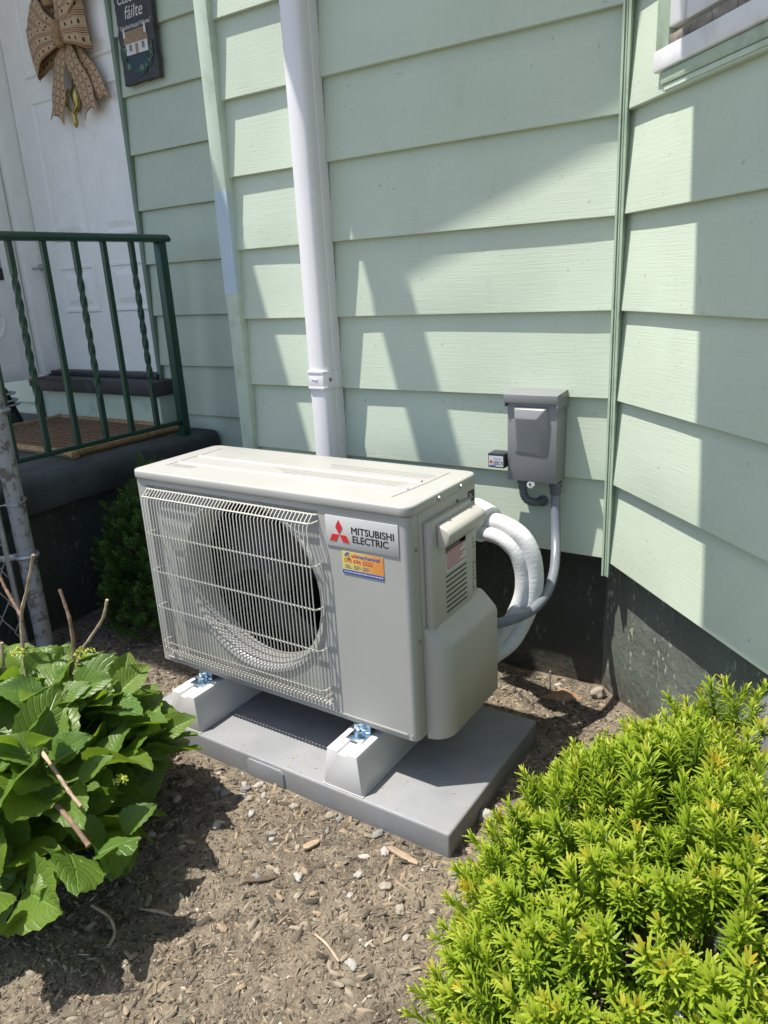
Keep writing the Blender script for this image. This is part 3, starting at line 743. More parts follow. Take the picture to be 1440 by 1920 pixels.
# ------------------------------------------------------------------ electrical: disconnect, surge protector, conduits
dis = thing('disconnect_box', 'grey metal electrical disconnect box mounted on the siding', 'electrical box', (.815, .60, .6))
BX0, BX1, BY, BZ0, BZ1 = .750, .881, .570, .600, .823
MB().box(BX0, BX1, BY, .639, BZ0, BZ1 - .012).build('enclosure', 'box_grey', dis, bevel=.0025)
MB().prism([(BY - .010, BZ1 - .022), (BY - .010, BZ1 - .001), (BY - .008, BZ1), (.640, BZ1 + .006), (.640, BZ1 - .011), (BY - .004, BZ1 - .011), (BY - .004, BZ1 - .022)], 'x', BX0 - .005, BX1 + .004).build('hood', 'box_grey', dis, bevel=.0008, smooth=30)
for x0, x1 in ((BX0 - .0052, BX0 - .0022), (BX1 + .0012, BX1 + .0042)):
    MB().prism([(BY - .0095, BZ1 - .032), (BY - .0095, BZ1 - .003), (.638, BZ1 + .003), (.638, BZ1 - .034)], 'x', x0, x1).build('hood_side', 'box_grey', dis)
mb = MB()   # pressed-out front cover: steep at the top, falling back towards the bottom
b0 = [(BX0 + .021, BZ0 + .072), (BX1 - .022, BZ0 + .066), (BX1 - .022, BZ1 - .030), (BX0 + .021, BZ1 - .030)]
b1 = [(BX0 + .030, BZ0 + .082), (BX1 - .046, BZ0 + .080), (BX1 - .046, BZ1 - .058), (BX0 + .030, BZ1 - .058)]
dpt = [.003, .003, .020, .020]
b05 = [(BX0 + .0235, BZ0 + .075), (BX1 - .028, BZ0 + .070), (BX1 - .028, BZ1 - .036), (BX0 + .0235, BZ1 - .036)]
v = [(x, BY - .0004, z) for x, z in b0] + [(x, BY - .0004 - d * .55, z) for (x, z), d in zip(b05, dpt)] + [(x, BY - .0004 - d, z) for (x, z), d in zip(b1, dpt)]
mb.add(v, [(0, 1, 5, 4), (1, 2, 6, 5), (2, 3, 7, 6), (3, 0, 4, 7), (4, 5, 9, 8), (5, 6, 10, 9), (6, 7, 11, 10), (7, 4, 8, 11), (8, 9, 10, 11)])
mb.build('pressed_cover', 'box_grey', dis, bevel=.0025, seg=3, smooth=50)
tb = MB(); tb.lathe([(.009, -.0015), (.009, .0015)], (.812, BY + .002, .592), axis='y', n=16); tb.box(.812, .824, BY + .0008, BY + .003, .590, .602); tb.build('latch_tab', 'label_white', dis)
MB().lathe([(.0028, -.0006), (.0028, .001)], (.812, BY - .0002, .594), axis='y', n=10).build('latch_hole', 'print_black', dis)

sg = thing('surge_protector', 'small black surge protector with white label beside the grey box', 'surge protector', (.725, .585, .63))
MB().box(.702, .7485, .555, .597, .632, .670).build('case', 'black_plastic', sg, bevel=.003)
MB().box(.7055, .7455, .5538, .5549, .6365, .6635).build('label_plate', 'label_white', sg)
text_mesh('lettering', 'RSH-50', .0075, 'print_lightblue', sg, plane_M((.7205, .5536, .6545), (1, 0, 0), (0, 0, 1)), extrude=.0001, offset=.0001, width=.020)
MB().box(.708, .715, .5532, .5537, .6455, .6515).build('red_mark', 'print_red', sg)
for i in range(3): MB().box(.7185, .7375 - .003 * (i % 2), .5532, .5537, .6425 + i * .0035, .6440 + i * .0035).build('print_line', 'print_grey', sg)
MB().box(.7395, .7435, .5532, .5537, .6425, .6510).build('print_block', 'print_grey', sg)
MB().box(.708, .724, .5532, .5537, .6378, .6400).build('blue_print_line', 'print_blue', sg)

el = thing('conduit_elbow', 'short grey flexible conduit elbow entering the wall below the electrical box', 'conduit', (.80, .60, .55))
MB().lathe([(.0145, 0), (.0145, -.012), (.0125, -.014), (.0125, -.026)], (.781, .600, .5985), n=18).build('connector', 'fitting_grey', el, smooth=30)
pth = catmull([(.781, .600, .575), (.783, .600, .556), (.793, .603, .540), (.810, .615, .533), (.822, .640, .533)], 8)
MB().tube(pth, .0105, 12, rfun=lambda t: .0105 + .0009 * math.sin(t * 70)).build('flexible_conduit', 'fitting_grey', el)
MB().lathe([(.0145, 0), (.0145, .008)], (.8215, .6300, .533), axis='y', n=16).build('wall_collar', 'fitting_grey', el)

wh = thing('conduit_whip', 'grey liquid-tight conduit curving from the electrical box down to the heat pump', 'conduit', (.86, .5, .4))
MB().lathe([(.0165, 0), (.0165, -.014), (.0145, -.018), (.0145, -.030), (.0125, -.034)], (.868, .601, .5985), n=18).build('connector', 'fitting_grey', wh, smooth=30)
wp = catmull([(.868, .601, .572), (.871, .597, .535), (.881, .575, .472), (.896, .535, .428), (.910, .485, .397), (.915, .430, .369), (.903, .375, .347), (.877, .335, .335), (.843, .302, .328), (.80, .272, .325)], 10)
MB().tube(wp, .0122, 14).build('conduit', 'conduit_grey', wh)

ls = thing('insulated_lineset', 'two white wrapped refrigerant hoses looping into the back of the heat pump', 'hose', (.82, .42, .3))
def hose(pts, r, name):
    P = catmull(pts, 14); m = len(P)
    mb = MB(); mb.tube(P, r, 16, rfun=lambda t: r * (1 + .010 * math.sin(t * 330) + .015 * math.sin(t * 57)))
    return mb.build(name, 'hose_white', ls, smooth=60)
hose([(.55, .50, .545), (.66, .47, .555), (.744, .425, .538), (.813, .415, .533), (.866, .410, .504), (.888, .412, .446), (.889, .41, .379), (.872, .40, .310), (.846, .380, .249), (.815, .345, .220), (.77, .27, .21)], .0215, 'hose')
hose([(.55, .49, .515), (.66, .46, .520), (.754, .405, .512), (.810, .392, .506), (.846, .392, .480), (.862, .396, .437), (.866, .394, .380), (.850, .380, .318), (.822, .355, .262), (.795, .32, .235), (.75, .25, .22)], .0175, 'hose')
MB().tube([(.715, .432, .540), (.745, .420, .534), (.768, .412, .528)], .046, 18, rfun=lambda t: .046 + .002 * math.sin(t * 40)).build('tape_wrap', 'hose_white', ls)

# ------------------------------------------------------------------ pad and risers
pad = thing('equipment_pad', 'grey plastic equipment pad on the mulch under the heat pump', 'pad', (.45, .14, 0))
def pad_mesh():
    x0, x1, y0, y1 = -.012, .918, -.088, .368
    MB().box(x0, x1, y0, y1, -.03, .052).build('pad_slab', 'pad_grey', pad, bevel=.006, seg=3)
    MB().prism([(.372, -.028), (.372, .036), (.380, .0440), (.478, .0440), (.486, .036), (.486, -.028)], 'y', y0 - .0035, y0 + .010).build('edge_tab', 'pad_grey', pad, bevel=.002)
pad_mesh()
def riser(xc, label):
    t = thing('riser_block', label, 'riser', (xc, .13, .052), 'white riser blocks under the heat pump')
    y0, y1 = -.083, .325; zb, zt = .0528, .146; wb, wt = .052, .0395
    V = []
    for y, yt in ((y0, y0 + .006), (y1, y1 - .006)):
        V += [(xc - wb, y, zb), (xc + wb, y, zb), (xc + wt, yt, zt), (xc + .011, yt, zt), (xc + .009, yt, zt - .007), (xc - .009, yt, zt - .007), (xc - .011, yt, zt), (xc - wt, yt, zt)]
    F = [tuple(range(8))[::-1], tuple(range(8, 16))] + [(i, (i + 1) % 8, 8 + (i + 1) % 8, 8 + i) for i in range(8)]
    MB().add(V, F).build('block', 'stand_white', t, bevel=.0022)
    MB().box(xc - wb - .002, xc + wb + .002, y0 - .001, y1, .0524, .0545).build('base_flange', 'stand_white', t)
    return t
riser(.652, 'white tapered riser block nearest the right corner of the pad')
riser(.158, 'white tapered riser block behind the hydrangea leaves, under the fan side')

# ------------------------------------------------------------------ heat pump
U = thing('heat_pump', 'cream outdoor heat pump unit with wire fan grille on white risers', 'heat pump', (.4, .14, .146))
UB, UT = .172, .672           # body bottom / underside of lid
R0 = .016
FC = (.352, .442); FR = .205
RX0, RX1, RZ0, RZ1 = .040, .578, .196, .660
def front_panel():
    mb = MB()
    # flat frame round the recess
    x0, x1 = R0, .8 - R0
    fr = [(x0, UB), (x1, UB), (x1, UT), (x0, UT)]; rc = [(RX0, RZ0), (RX1, RZ0), (RX1, RZ1), (RX0, RZ1)]
    v = [(a, 0, b) for a, b in fr] + [(a, 0, b) for a, b in rc] + [(a + (.004 if i in (0, 3) else -.004), .012, b + (.004 if i < 2 else -.004)) for i, (a, b) in enumerate(rc)]
    f = [(0, 1, 5, 4), (1, 2, 6, 5), (2, 3, 7, 6), (3, 0, 4, 7), (4, 5, 9, 8), (5, 6, 10, 9), (6, 7, 11, 10), (7, 4, 8, 11)]
    mb.add(v, f)
    # rounded vertical edges and returns
    for sgn, xc in ((-1, R0), (1, .8 - R0)):
        arc = [(xc + sgn * R0 * math.sin(a), R0 - R0 * math.cos(a)) for a in np.linspace(0, math.pi / 2, 7)] + [(xc + sgn * R0, .034)]
        for (p, q) in zip(arc[:-1], arc[1:]): mb.add([(p[0], p[1], UB), (q[0], q[1], UB), (q[0], q[1], UT), (p[0], p[1], UT)], [(0, 1, 2, 3)])
    # recess floor with bell mouth
    n = 72; inner = []; outer = []
    xa, xb, za, zb = RX0 + .004, RX1 - .004, RZ0 + .004, RZ1 - .004
    for i in range(n):
        a = 2 * math.pi * i / n; c, s = math.cos(a), math.sin(a)
        tx = ((xb if c > 0 else xa) - FC[0]) / c if abs(c) > 1e-6 else 1e9; tz = ((zb if s > 0 else za) - FC[1]) / s if abs(s) > 1e-6 else 1e9
        t = min(tx, tz); outer.append((FC[0] + c * t, .012, FC[1] + s * t))
    # snap nearest samples to corners
    for cx, cz in ((xa, za), (xb, za), (xb, zb), (xa, zb)):
        k = min(range(n), key=lambda i: (outer[i][0] - cx) ** 2 + (outer[i][2] - cz) ** 2); outer[k] = (cx, .012, cz)
    rings = [outer]
    for r, y in ((FR + .016, .012), (FR + .012, .0075), (FR + .004, .0085), (FR - .004, .016), (FR - .008, .030), (FR - .008, .075)):
        rings.append([(FC[0] + r * math.cos(2 * math.pi * i / n), y, FC[1] + r * math.sin(2 * math.pi * i / n)) for i in range(n)])
    V = [p for R in rings for p in R]
    mb.add(V, [(j * n + i, j * n + (i + 1) % n, (j + 1) * n + (i + 1) % n, (j + 1) * n + i) for j in range(len(rings) - 1) for i in range(n)])
    o = mb.build('front_panel', 'unit_cream', U, smooth=40, fix=False)
    bm = bmesh.new(); bm.from_mesh(o.data); bmesh.ops.remove_doubles(bm, verts=bm.verts, dist=.0001); bmesh.ops.recalc_face_normals(bm, faces=bm.faces); bm.to_mesh(o.data); bm.free()
    return o
fp = front_panel()
MB().box(.03, .775, -.0022, -.0003, UB + .010, UB + .014).build('pressed_bead', 'unit_cream', fp)
MB().box(.785, .80 - R0 + .004, -.0018, -.0003, UB + .010, UB + .014).build('pressed_bead', 'unit_cream', fp)
# cabinet shell: left, back, bottom, partition
mb = MB(); mb.box(.001, .004, .034, .284, UB, UT); mb.box(.004, .799, .281, .284, UB, UT); mb.box(.004, .799, .02, .281, UB - .001, UB + .003); mb.box(.004, .796, .02, .28, UT - .004, UT - .001)
mb.build('cabinet', 'unit_side', U, smooth=0)
mb = MB(); mb.box(.586, .590, .014, .280, UB + .004, UT - .005); mb.box(.006, .0075, .04, .28, UB + .004, UT - .005); mb.box(.008, .585, .262, .264, UB + .005, UT - .006); mb.box(.008, .585, .03, .26, UB + .0035, UB + .006)
mb.build('inner_shell', 'unlit_inside', U, smooth=0)  # near-black linings, the unlit cabinet inside is in their colour
coil = MB()
for i in range(44): coil.box(.03 + i * .0125, .0325 + i * .0125, .255, .2618, UB + .03, UT - .02)
coil.build('coil', 'coil_fins', U, smooth=0)
fan = bpy.data.objects.new('fan', None); COL.objects.link(fan); fan.parent = U
MB().lathe([(.0, -.004), (.02, -.003), (.045, .004), (.052, .02), (.052, .075), (.0, .075)], (FC[0], .085, FC[1]), axis='y', n=28).build('hub', 'fan_dark', fan)
MB().lathe([(.009, -.012), (.011, -.006), (.011, .0)], (FC[0], .085, FC[1]), axis='y', n=8).build('hub_nut', 'screw_metal', fan)
for b in range(3):
    V = []; F = []
    for i in range(9):
        r = .045 + .143 * i / 8
        for j in range(9):
            t = j / 8; a = math.radians(b * 120 + 20 + (t - .5) * (70 + 22 * i / 8) + 12 * i / 8)
            V.append((FC[0] + r * math.cos(a), .150 - .062 * t + .01 * math.sin(t * math.pi), FC[1] + r * math.sin(a)))
    F = [(i * 9 + j, i * 9 + j + 1, (i + 1) * 9 + j + 1, (i + 1) * 9 + j) for i in range(8) for j in range(8)]
    o = MB().add(V, F).build('blade', 'fan_dark', fan, smooth=60); md = o.modifiers.new('t', 'SOLIDIFY'); md.thickness = .003
MB().box(FC[0] - .03, FC[0] + .03, .17, .25, UB + .01, UT - .01).build('motor_bracket', 'fan_dark', fan)

# right side panel
def arc_poly(x0, x1, y0, y1, r, corners, n=6):
    """rounded rectangle in plan; corners: set of 'fl','fr','bl','br' to round"""
    out = []
    for name, (cx, cy), a0 in (('fl', (x0 + r, y0 + r), math.pi), ('fr', (x1 - r, y0 + r), 1.5 * math.pi), ('br', (x1 - r, y1 - r), 0), ('bl', (x0 + r, y1 - r), .5 * math.pi)):
        if name in corners: out += [(cx + r * math.cos(a0 + k / n * math.pi / 2), cy + r * math.sin(a0 + k / n * math.pi / 2)) for k in range(n + 1)]
        else: out.append({'fl': (x0, y0), 'fr': (x1, y0), 'br': (x1, y1), 'bl': (x0, y1)}[name])
    return out
sp_ = MB().box(.790, .7995, .0365, .2845, UB, UT - .001).build('side_panel', 'unit_side', U, bevel=.001)
MB().box(.7885, .7992, .0342, .0364, UB + .004, UT - .003).build('panel_gap', 'gap_dark', U)
lid = MB().prism(arc_poly(-.004, .806, -.006, .291, .026, {'fl', 'fr', 'br', 'bl'}), 'z', UT + .001, .695).build('lid', 'unit_cream', U, bevel=.005, seg=3, smooth=40)
for y in (.100, .168):
    MB().prism([(y - .007, .6945), (y - .003, .6982), (y + .002, .6982), (y + .006, .6945)], 'x', .06, .74 - (y - .1) * .1).build('rib', 'unit_cream', lid, smooth=60)
MB().tube([(.735, .045, .6951), (.742, .10, .6951), (.748, .168, .6951), (.752, .255, .6951)], .0016, 6).build('end_rib', 'unit_cream', lid)
MB().tube([(.055, .06, .6951), (.055, .255, .6951)], .0016, 6).build('end_rib', 'unit_cream', lid)
rnd = random.Random(11)
def print_row(par, x0, x1, y, h, mat='print_faint'):
    mb = MB(); x = x0
    while x < x1:
        wd = rnd.uniform(.003, .010); mb.box(x, min(x + wd, x1), y, y + h, .69505, .6952); x += wd + rnd.uniform(.0012, .003)
    o = mb.build('printed_line', mat, par, smooth=0); return o
for y, a, b in ((.118, .385, .70), (.130, .365, .71), (.142, .34, .712), (.196, .47, .735), (.208, .46, .742), (.220, .45, .735)):
    print_row(lid, a, b, y, .0048, 'print_faint')
for y in (.060, .068, .076): print_row(lid, .065, .145, y, .0045, 'print_faint')
for (y, z, x, mt) in ((.11, .683, .8062, 'screw_metal'), (.205, .683, .8062, 'screw_metal')):
    MB().lathe([(.0055, 0), (.005, .003), (.002, .0042)], (x, y, z), axis='x', n=10).build('screw', mt, lid)
for (y, z) in ((.022, .60), (.022, .40), (.050, .37), (.20, .652)):
    xx = .8003 if y < .03 else .7998
    MB().lathe([(.004, 0), (.0035, .002), (.001, .003)], (xx, y, z), axis='x', n=10).build('screw', 'print_grey', U)

# service cover with handle, label, vents
cv = MB().prism(arc_poly(.7999, .816, .052, .240, .010, {'fr', 'br'}), 'z', .405, .648).build('service_cover', 'unit_side', U, bevel=.003, smooth=40)
hd = MB()
prof = [(.8161, .590), (.826, .585), (.838, .592), (.846, .606), (.848, .619), (.842, .627), (.8161, .638)]
hd.prism([(a, b) for a, b in prof], 'y', .078, .246)
hd.build('handle', 'unit_side', cv, bevel=.004, seg=3, smooth=45)
MB().box(.8158, .8166, .082, .240, .562, .588).build('hand_recess', 'unit_side', cv)
for i in range(8):
    z = .428 + i * .0115
    MB().box(.8157, .81630, .112, .205, z + .0008, z + .0046).build('louvre_slot', 'gap_dark', cv)
MB().box(.8161, .8166, .114, .203, .520, .580).build('warning_label', 'label_white', cv)
for i in range(8): MB().box(.8167, .8169, .117, .200 - .012 * ((i * 5) % 3), .525 + i * .0063, .529 + i * .0063).build('warning_line', 'print_pink' if i != 7 else 'print_grey', cv)
MB().box(.7996, .8006, .2445, .2468, .39, .575).build('label_edge', 'paint_white', U)
lb = MB().box(.7996, .8002, .249, .281, .40, .632).build('data_label', 'unit_cream', U)
MB().box(.8003, .8005, .250, .280, .632, .658).build('rating_label', 'print_black', U)
for i in range(3): MB().box(.80055, .8007, .253, .272 - .004 * i, .640 + i * .005, .642 + i * .005).build('rating_line', 'label_white', U)
for i in range(22):
    z = .405 + i * .0098
    if 9 <= i <= 11: continue
    MB().box(.80025, .8004, .252, .279 - .003 * (i % 4), z, z + .0045).build('data_line', 'print_grey', lb)
# valve cover bulging at the lower rear
def valve_cover():
    xs = [(.7997, .160), (.846, .160), (.852, .168), (.852, .372), (.848, .383), (.820, .412), (.812, .418), (.7997, .418)]
    V = []; Y0, Y1 = .040, .2835; ny = 12
    for i in range(ny + 1):
        if i <= 7: a = i / 7 * math.pi / 2; y = Y0 + .048 * (1 - math.cos(a)); k = math.sin(a)
        else: y = Y0 + .048 + (Y1 - Y0 - .048) * (i - 7) / (ny - 7); k = 1.0
        k = max(k, .04)
        for (x, z) in xs: V.append((.7997 + (x - .7997) * k, y, z))
    m = len(xs)
    F = [(i * m + j, i * m + (j + 1) % m, (i + 1) * m + (j + 1) % m, (i + 1) * m + j) for i in range(ny) for j in range(m)] + [tuple(range(m)), tuple(range(ny * m, ny * m + m))[::-1]]
    return MB().add(V, F).build('valve_cover', 'unit_side', U, smooth=42)
valve_cover()
# feet with bolts
for xc in (.158, .652):
    for yc in (-.012, .292):
        ft = MB(); ft.box(xc - .022, xc + .022, yc - .020, yc + .035, .1465, .1495); ft.box(xc - .022, xc + .022, yc + .015 if yc < .1 else yc - .02, yc + .018 if yc < .1 else yc - .017, .1495, UB)
        fo = ft.build('mounting_foot', 'zinc', U, bevel=.0008)
        MB().lathe([(.0155, .1496), (.0155, .1520), (.0105, .1522), (.0105, .1538)], (xc, yc, 0), n=20).build('washer', 'zinc', fo, smooth=30)
        MB().lathe([(.0088, .1539), (.0088, .1608)], (xc, yc, 0), n=6).build('nut', 'zinc', fo, smooth=0)
        MB().lathe([(.0045, .1609), (.0045, .172), (.003, .1735)], (xc, yc, 0), n=10).build('bolt', 'zinc', fo, smooth=30)

# wire grille: every wire a piece of its own
gr = bpy.data.objects.new('fan_grille', None); COL.objects.link(gr); gr.parent = U
GY = -.027; GX0, GX1, NW = .052, .568, 50
wpath = [(0, .008, .651), (0, -.006, .651), (0, -.019, .640), (0, GY, .628), (0, GY, .50), (0, GY, .35), (0, GY, .232), (0, -.022, .216), (0, -.008, .208), (0, .008, .207)]
wire = MB().tube(wpath, .0014, 6).build('grille_wire', 'grille_wire', gr, origin=(0, 0, 0)); wire.location = Vector((GX0, 0, 0)) - root_loc(U)
for i in range(1, NW): inst('grille_wire', wire.data, gr, (GX0 + (GX1 - GX0) * i / (NW - 1), 0, 0))
for z, y in ((.6505, -.0035), (.636, -.0235), (.540, GY + .003), (.441, GY + .003), (.342, GY + .003), (.243, GY + .003), (.226, -.0215), (.2105, -.010)):
    P = [(GX0 - .006, .012, z), (GX0 - .006, y * .6, z), (GX0 - .002, y, z), (GX1 + .002, y, z), (GX1 + .008, y * .7, z + .001), (GX1 + .010, .012, z + .001)]
    MB().tube(P, .0020, 6).build('cross_wire', 'grille_wire', gr)
for x, z in ((GX0 - .006, .655), (GX1 + .006, .655), (GX0 - .006, .204), (GX1 + .006, .204)):
    MB().lathe([(.0055, .0), (.005, -.003), (.0, -.004)], (x, .0118, z), axis='y', n=10).build('grille_screw', 'screw_metal', gr)

# brand plate
plx, plz = .598, .588
bp = MB().box(plx, plx + .178, -.0022, -.0002, plz, plz + .067).build('brand_plate', 'plate_silver', U, bevel=.0007)
PM = lambda x, z, y=-.0023: plane_M((x, y, z), (1, 0, 0), (0, 0, 1))
def rhomb(pts): flat('logo_diamond', [(plx + a, plz + b) for a, b in pts], 'print_red', bp, -.0023)
ccx, ccz, e = .0345, .0285, .0245
h = e * math.sqrt(3) / 2
rhomb([(ccx, ccz), (ccx + e * .36, ccz + .0155), (ccx, ccz + .031), (ccx - e * .36, ccz + .0155)])
rhomb([(ccx - .0008, ccz - .0008), (ccx - .0175, ccz - .0008), (ccx - .0250, ccz - .0158), (ccx - .0085, ccz - .0158)])
rhomb([(ccx + .0008, ccz - .0008), (ccx + .0175, ccz - .0008), (ccx + .0250, ccz - .0158), (ccx + .0085, ccz - .0158)])
text_mesh('lettering', 'MITSUBISHI', .0212, 'print_black', bp, PM(plx + .066, plz + .0335), extrude=.0002, bold=.0005, width=.102)
text_mesh('lettering', 'ELECTRIC', .0212, 'print_black', bp, PM(plx + .068, plz + .0150), extrude=.0002, bold=.0005, width=.086)

stx, stz = .635, .532
stk = MB().box(stx, stx + .102, -.0012, -.0002, stz, stz + .0485).build('service_sticker', 'sticker_print', U)
MB().box(stx, stx + .102, -.0015, -.00125, stz, stz + .0085).build('blue_band', 'print_blue', stk)
text_mesh('lettering', 'all', .0115, 'print_red', stk, PM(stx + .024, stz + .0375, -.0013), extrude=.0001, bold=.0003, width=.0125)
text_mesh('lettering', 'mechanical', .0115, 'print_blue', stk, PM(stx + .0375, stz + .0375, -.0013), extrude=.0001, bold=.0003, width=.056)
text_mesh('lettering', '570 696 2222', .0115, 'print_red', stk, PM(stx + .005, stz + .0255, -.0013), extrude=.0001, bold=.0003, width=.071)
for i, dz in enumerate((0, .0028, .0056)):
    flat('swirl', [(stx + .006 + dz * .8, stz + .0395 + dz), (stx + .013 + dz, stz + .0405 + dz), (stx + .013 + dz, stz + .0418 + dz), (stx + .006 + dz * .8, stz + .0412 + dz)], 'print_blue', stk, -.0013)
flat('swirl', [(stx + .010, stz + .0375), (stx + .019, stz + .0375), (stx + .0195, stz + .0415), (stx + .0135, stz + .0400)], 'print_pink', stk, -.0022)
for cx in (.006, .028, .050):
    for i in range(3): MB().box(stx + cx, stx + cx + .018 - .003 * ((i + int(cx * 100)) % 3), -.0015, -.00125, stz + .0125 + i * .0032, stz + .0138 + i * .0032).build('small_print', 'print_grey', stk)
tb = MB(); x = stx + .004
while x < stx + .096:
    wd = rnd.uniform(.0015, .005); tb.box(x, x + wd, -.0017, -.00155, stz + .0030, stz + .0055); x += wd + rnd.uniform(.0008, .002)
tb.build('address_line', 'label_white', stk)

# ------------------------------------------------------------------ chain-link fence at the left
fence = thing('chain_link_fence', 'weathered chain-link fence with peeling painted post at the left edge', 'fence', (-.615, .045, 0))
PXf, PYf = -.645, .045
MB().lathe([(.0265, -.1), (.0265, 1.02)], (PXf, PYf, 0), n=24).build('post', 'post_paint', fence)
fdir = Vector((-.62, -.78, 0)).normalized()
def fp_(d, z, o=0): return Vector((PXf, PYf, z)) + fdir * d + Vector((-fdir.y, fdir.x, 0)) * o
MB().tube([fp_(.055, .02), fp_(.055, 1.15)], .009, 8).build('tension_bar', 'galvanised', fence)
for z in (.345, .80):
    MB().tube([tuple(Vector((PXf, PYf, z)) + Vector((math.cos(a), math.sin(a), 0)) * .0315) for a in np.linspace(0, 2 * math.pi, 20)], .008, 6).build('band', 'galvanised', fence)
    MB().box(.0, .06, -.006, .006, z - .010, z + .010, Matrix.Translation((PXf, PYf, 0)) @ Matrix.Rotation(math.atan2(fdir.y, fdir.x), 4, 'Z') @ Matrix.Translation((.028, 0, 0))).build('band_lug', 'galvanised', fence, bevel=.003)
    MB().lathe([(.009, -.012), (.009, .012)], tuple(fp_(.075, z)), axis='y', n=8).build('band_bolt', 'galvanised', fence)
MB().tube([tuple(Vector((PXf, PYf, .52 + .006 * math.sin(a))) + Vector((math.cos(a), math.sin(a), 0)) * .0305) for a in np.linspace(0, 2 * math.pi, 20)] + [tuple(fp_(.07, .512))], .0022, 6).build('tie_wire', 'galvanised', fence)
cell = .058
def zig(d0):
    P = []; n = 20
    for k in range(n + 1):
        P.append(fp_(d0 + (cell * .5 if k % 2 else -cell * .02), .04 + k * cell * .92 / 1.0, .004 if k % 2 else -.004))
    return P
zw = None
for i in range(9):
    P = zig(.05 + i * cell * .5 * 1.0)
    if i % 2: P = [p + Vector((0, 0, cell * .92)) for p in P]
    MB().tube([tuple(p) for p in P], .0027, 5).build('mesh_wire', 'galvanised', fence)

# ------------------------------------------------------------------ hydrangea
def leaf_mesh(seed):
    rnd = random.Random(seed); n, m = 14, 8; V = []; UV = []
    curl = rnd.uniform(.05, .55); fold = rnd.uniform(.05, .5); wv = rnd.uniform(.02, .06); ph = rnd.random() * 6; wdt = rnd.uniform(.38, .48)
    for i in range(n + 1):
        t = i / n; wid = wdt * (math.sin(math.pi * t ** .78) ** .72) * (1 - .30 * t) if 0 < t < 1 else 0.004
        if t > .86: wid *= 1 - (t - .86) / .14 * .35
        ang = curl * t * 1.6; x = 0; yc = math.sin(ang) / max(curl * 1.6, .01); zc = -(1 - math.cos(ang)) / max(curl * 1.6, .01)
        for j in range(m + 1):
            u = j / m * 2 - 1; tooth = (.022 if i % 2 else -.008) if abs(u) > .95 and 0 < i < n else 0
            xx = u * (wid + tooth); zz = zc + abs(u) * wid * fold + wv * math.sin(ph + t * 9 + u * 2.5) * abs(u) * .8 - .02 * math.cos(t * 50 - abs(u) * 9) * .3
            V.append((xx, yc, zz)); UV.append((j / m, t))
    F = [(i * (m + 1) + j, i * (m + 1) + j + 1, (i + 1) * (m + 1) + j + 1, (i + 1) * (m + 1) + j) for i in range(n) for j in range(m)]
    me = np_mesh('leaf', V, F, 'hydrangea_leaf'); l_ = me.uv_layers.new(name='UVMap')
    for lp in me.loops: l_.data[lp.index].uv = UV[lp.vertex_index]
    for p in me.polygons: p.use_smooth = True
    return me
LM = [leaf_mesh(i) for i in range(10)]
hyd = thing('hydrangea', 'leafy green hydrangea with dry brown canes beside the pad', 'shrub', (.17, -.49, 0))
HC = Vector((.10, -.51, .0))
rnd = random.Random(21)
def put_leaf(pos, direction, size, roll=0.0, up=Vector((0, 0, 1))):
    d = Vector(direction).normalized(); x = d.cross(up); x = x.normalized() if x.length > .05 else Vector((1, 0, 0)); z = x.cross(d)
    M = Matrix((x, d, z)).transposed() @ Matrix.Rotation(roll, 3, 'Y')
    inst('leaf', LM[rnd.randrange(10)], hyd, pos, M.to_euler(), (size, size, size))
ends = []
for i in range(66):
    a = rnd.uniform(0, 2 * math.pi); e = math.acos(rnd.uniform(.02, 1)); 
    dirn = Vector((math.sin(e) * math.cos(a), math.sin(e) * math.sin(a), math.cos(e)))
    tip = HC + Vector((dirn.x * (.34 if dirn.y > -.1 else .40), dirn.y * .31, .06 + dirn.z * .27 + .05 * rnd.random()))
    if tip.y > -.27 and tip.x > .15: tip.y = -.27
    if tip.x > .345 and tip.y > -.46: tip.x = .345
    base = HC + Vector((dirn.x * .10, dirn.y * .10, 0))
    mid_ = base.lerp(tip, .55) + Vector((0, 0, .05))
    P = catmull([base, mid_, tip], 5)
    MB().tube([tuple(p) for p in P], .0035, 6, rfun=lambda t: .0042 - .002 * t).build('stem', 'stem_green', hyd)
    ends.append((tip, dirn))
    a0 = rnd.uniform(0, math.pi)
    for pair in range(3):
        p = P[-1 - pair * 3] if pair * 3 < len(P) - 1 else P[1]
        for s_ in (0, math.pi):
            aa = a0 + pair * math.pi / 2 + s_
            hdir = Vector((math.cos(aa), math.sin(aa), 0)) + dirn * (.45 if pair else .25) + Vector((0, 0, .55 - .34 * pair + rnd.uniform(-.35, .35)))
            put_leaf(p + hdir.normalized() * .018, hdir, (.095 + .055 * rnd.random()) * (.68 if pair == 0 else 1.08), rnd.uniform(-.9, .9))
# a few young leaves right at the pad corner
for (p, d, s) in (((.22, -.27, .22), (.8, .5, .15), .11), ((.23, -.29, .20), (.9, -.3, -.35), .12), ((.20, -.26, .21), (.1, .9, .5), .09), ((.27, -.31, .15), (.8, -.3, -.7), .11), ((.21, -.30, .22), (-.2, .2, 1), .08)):
    put_leaf(Vector(p), Vector(d), s)
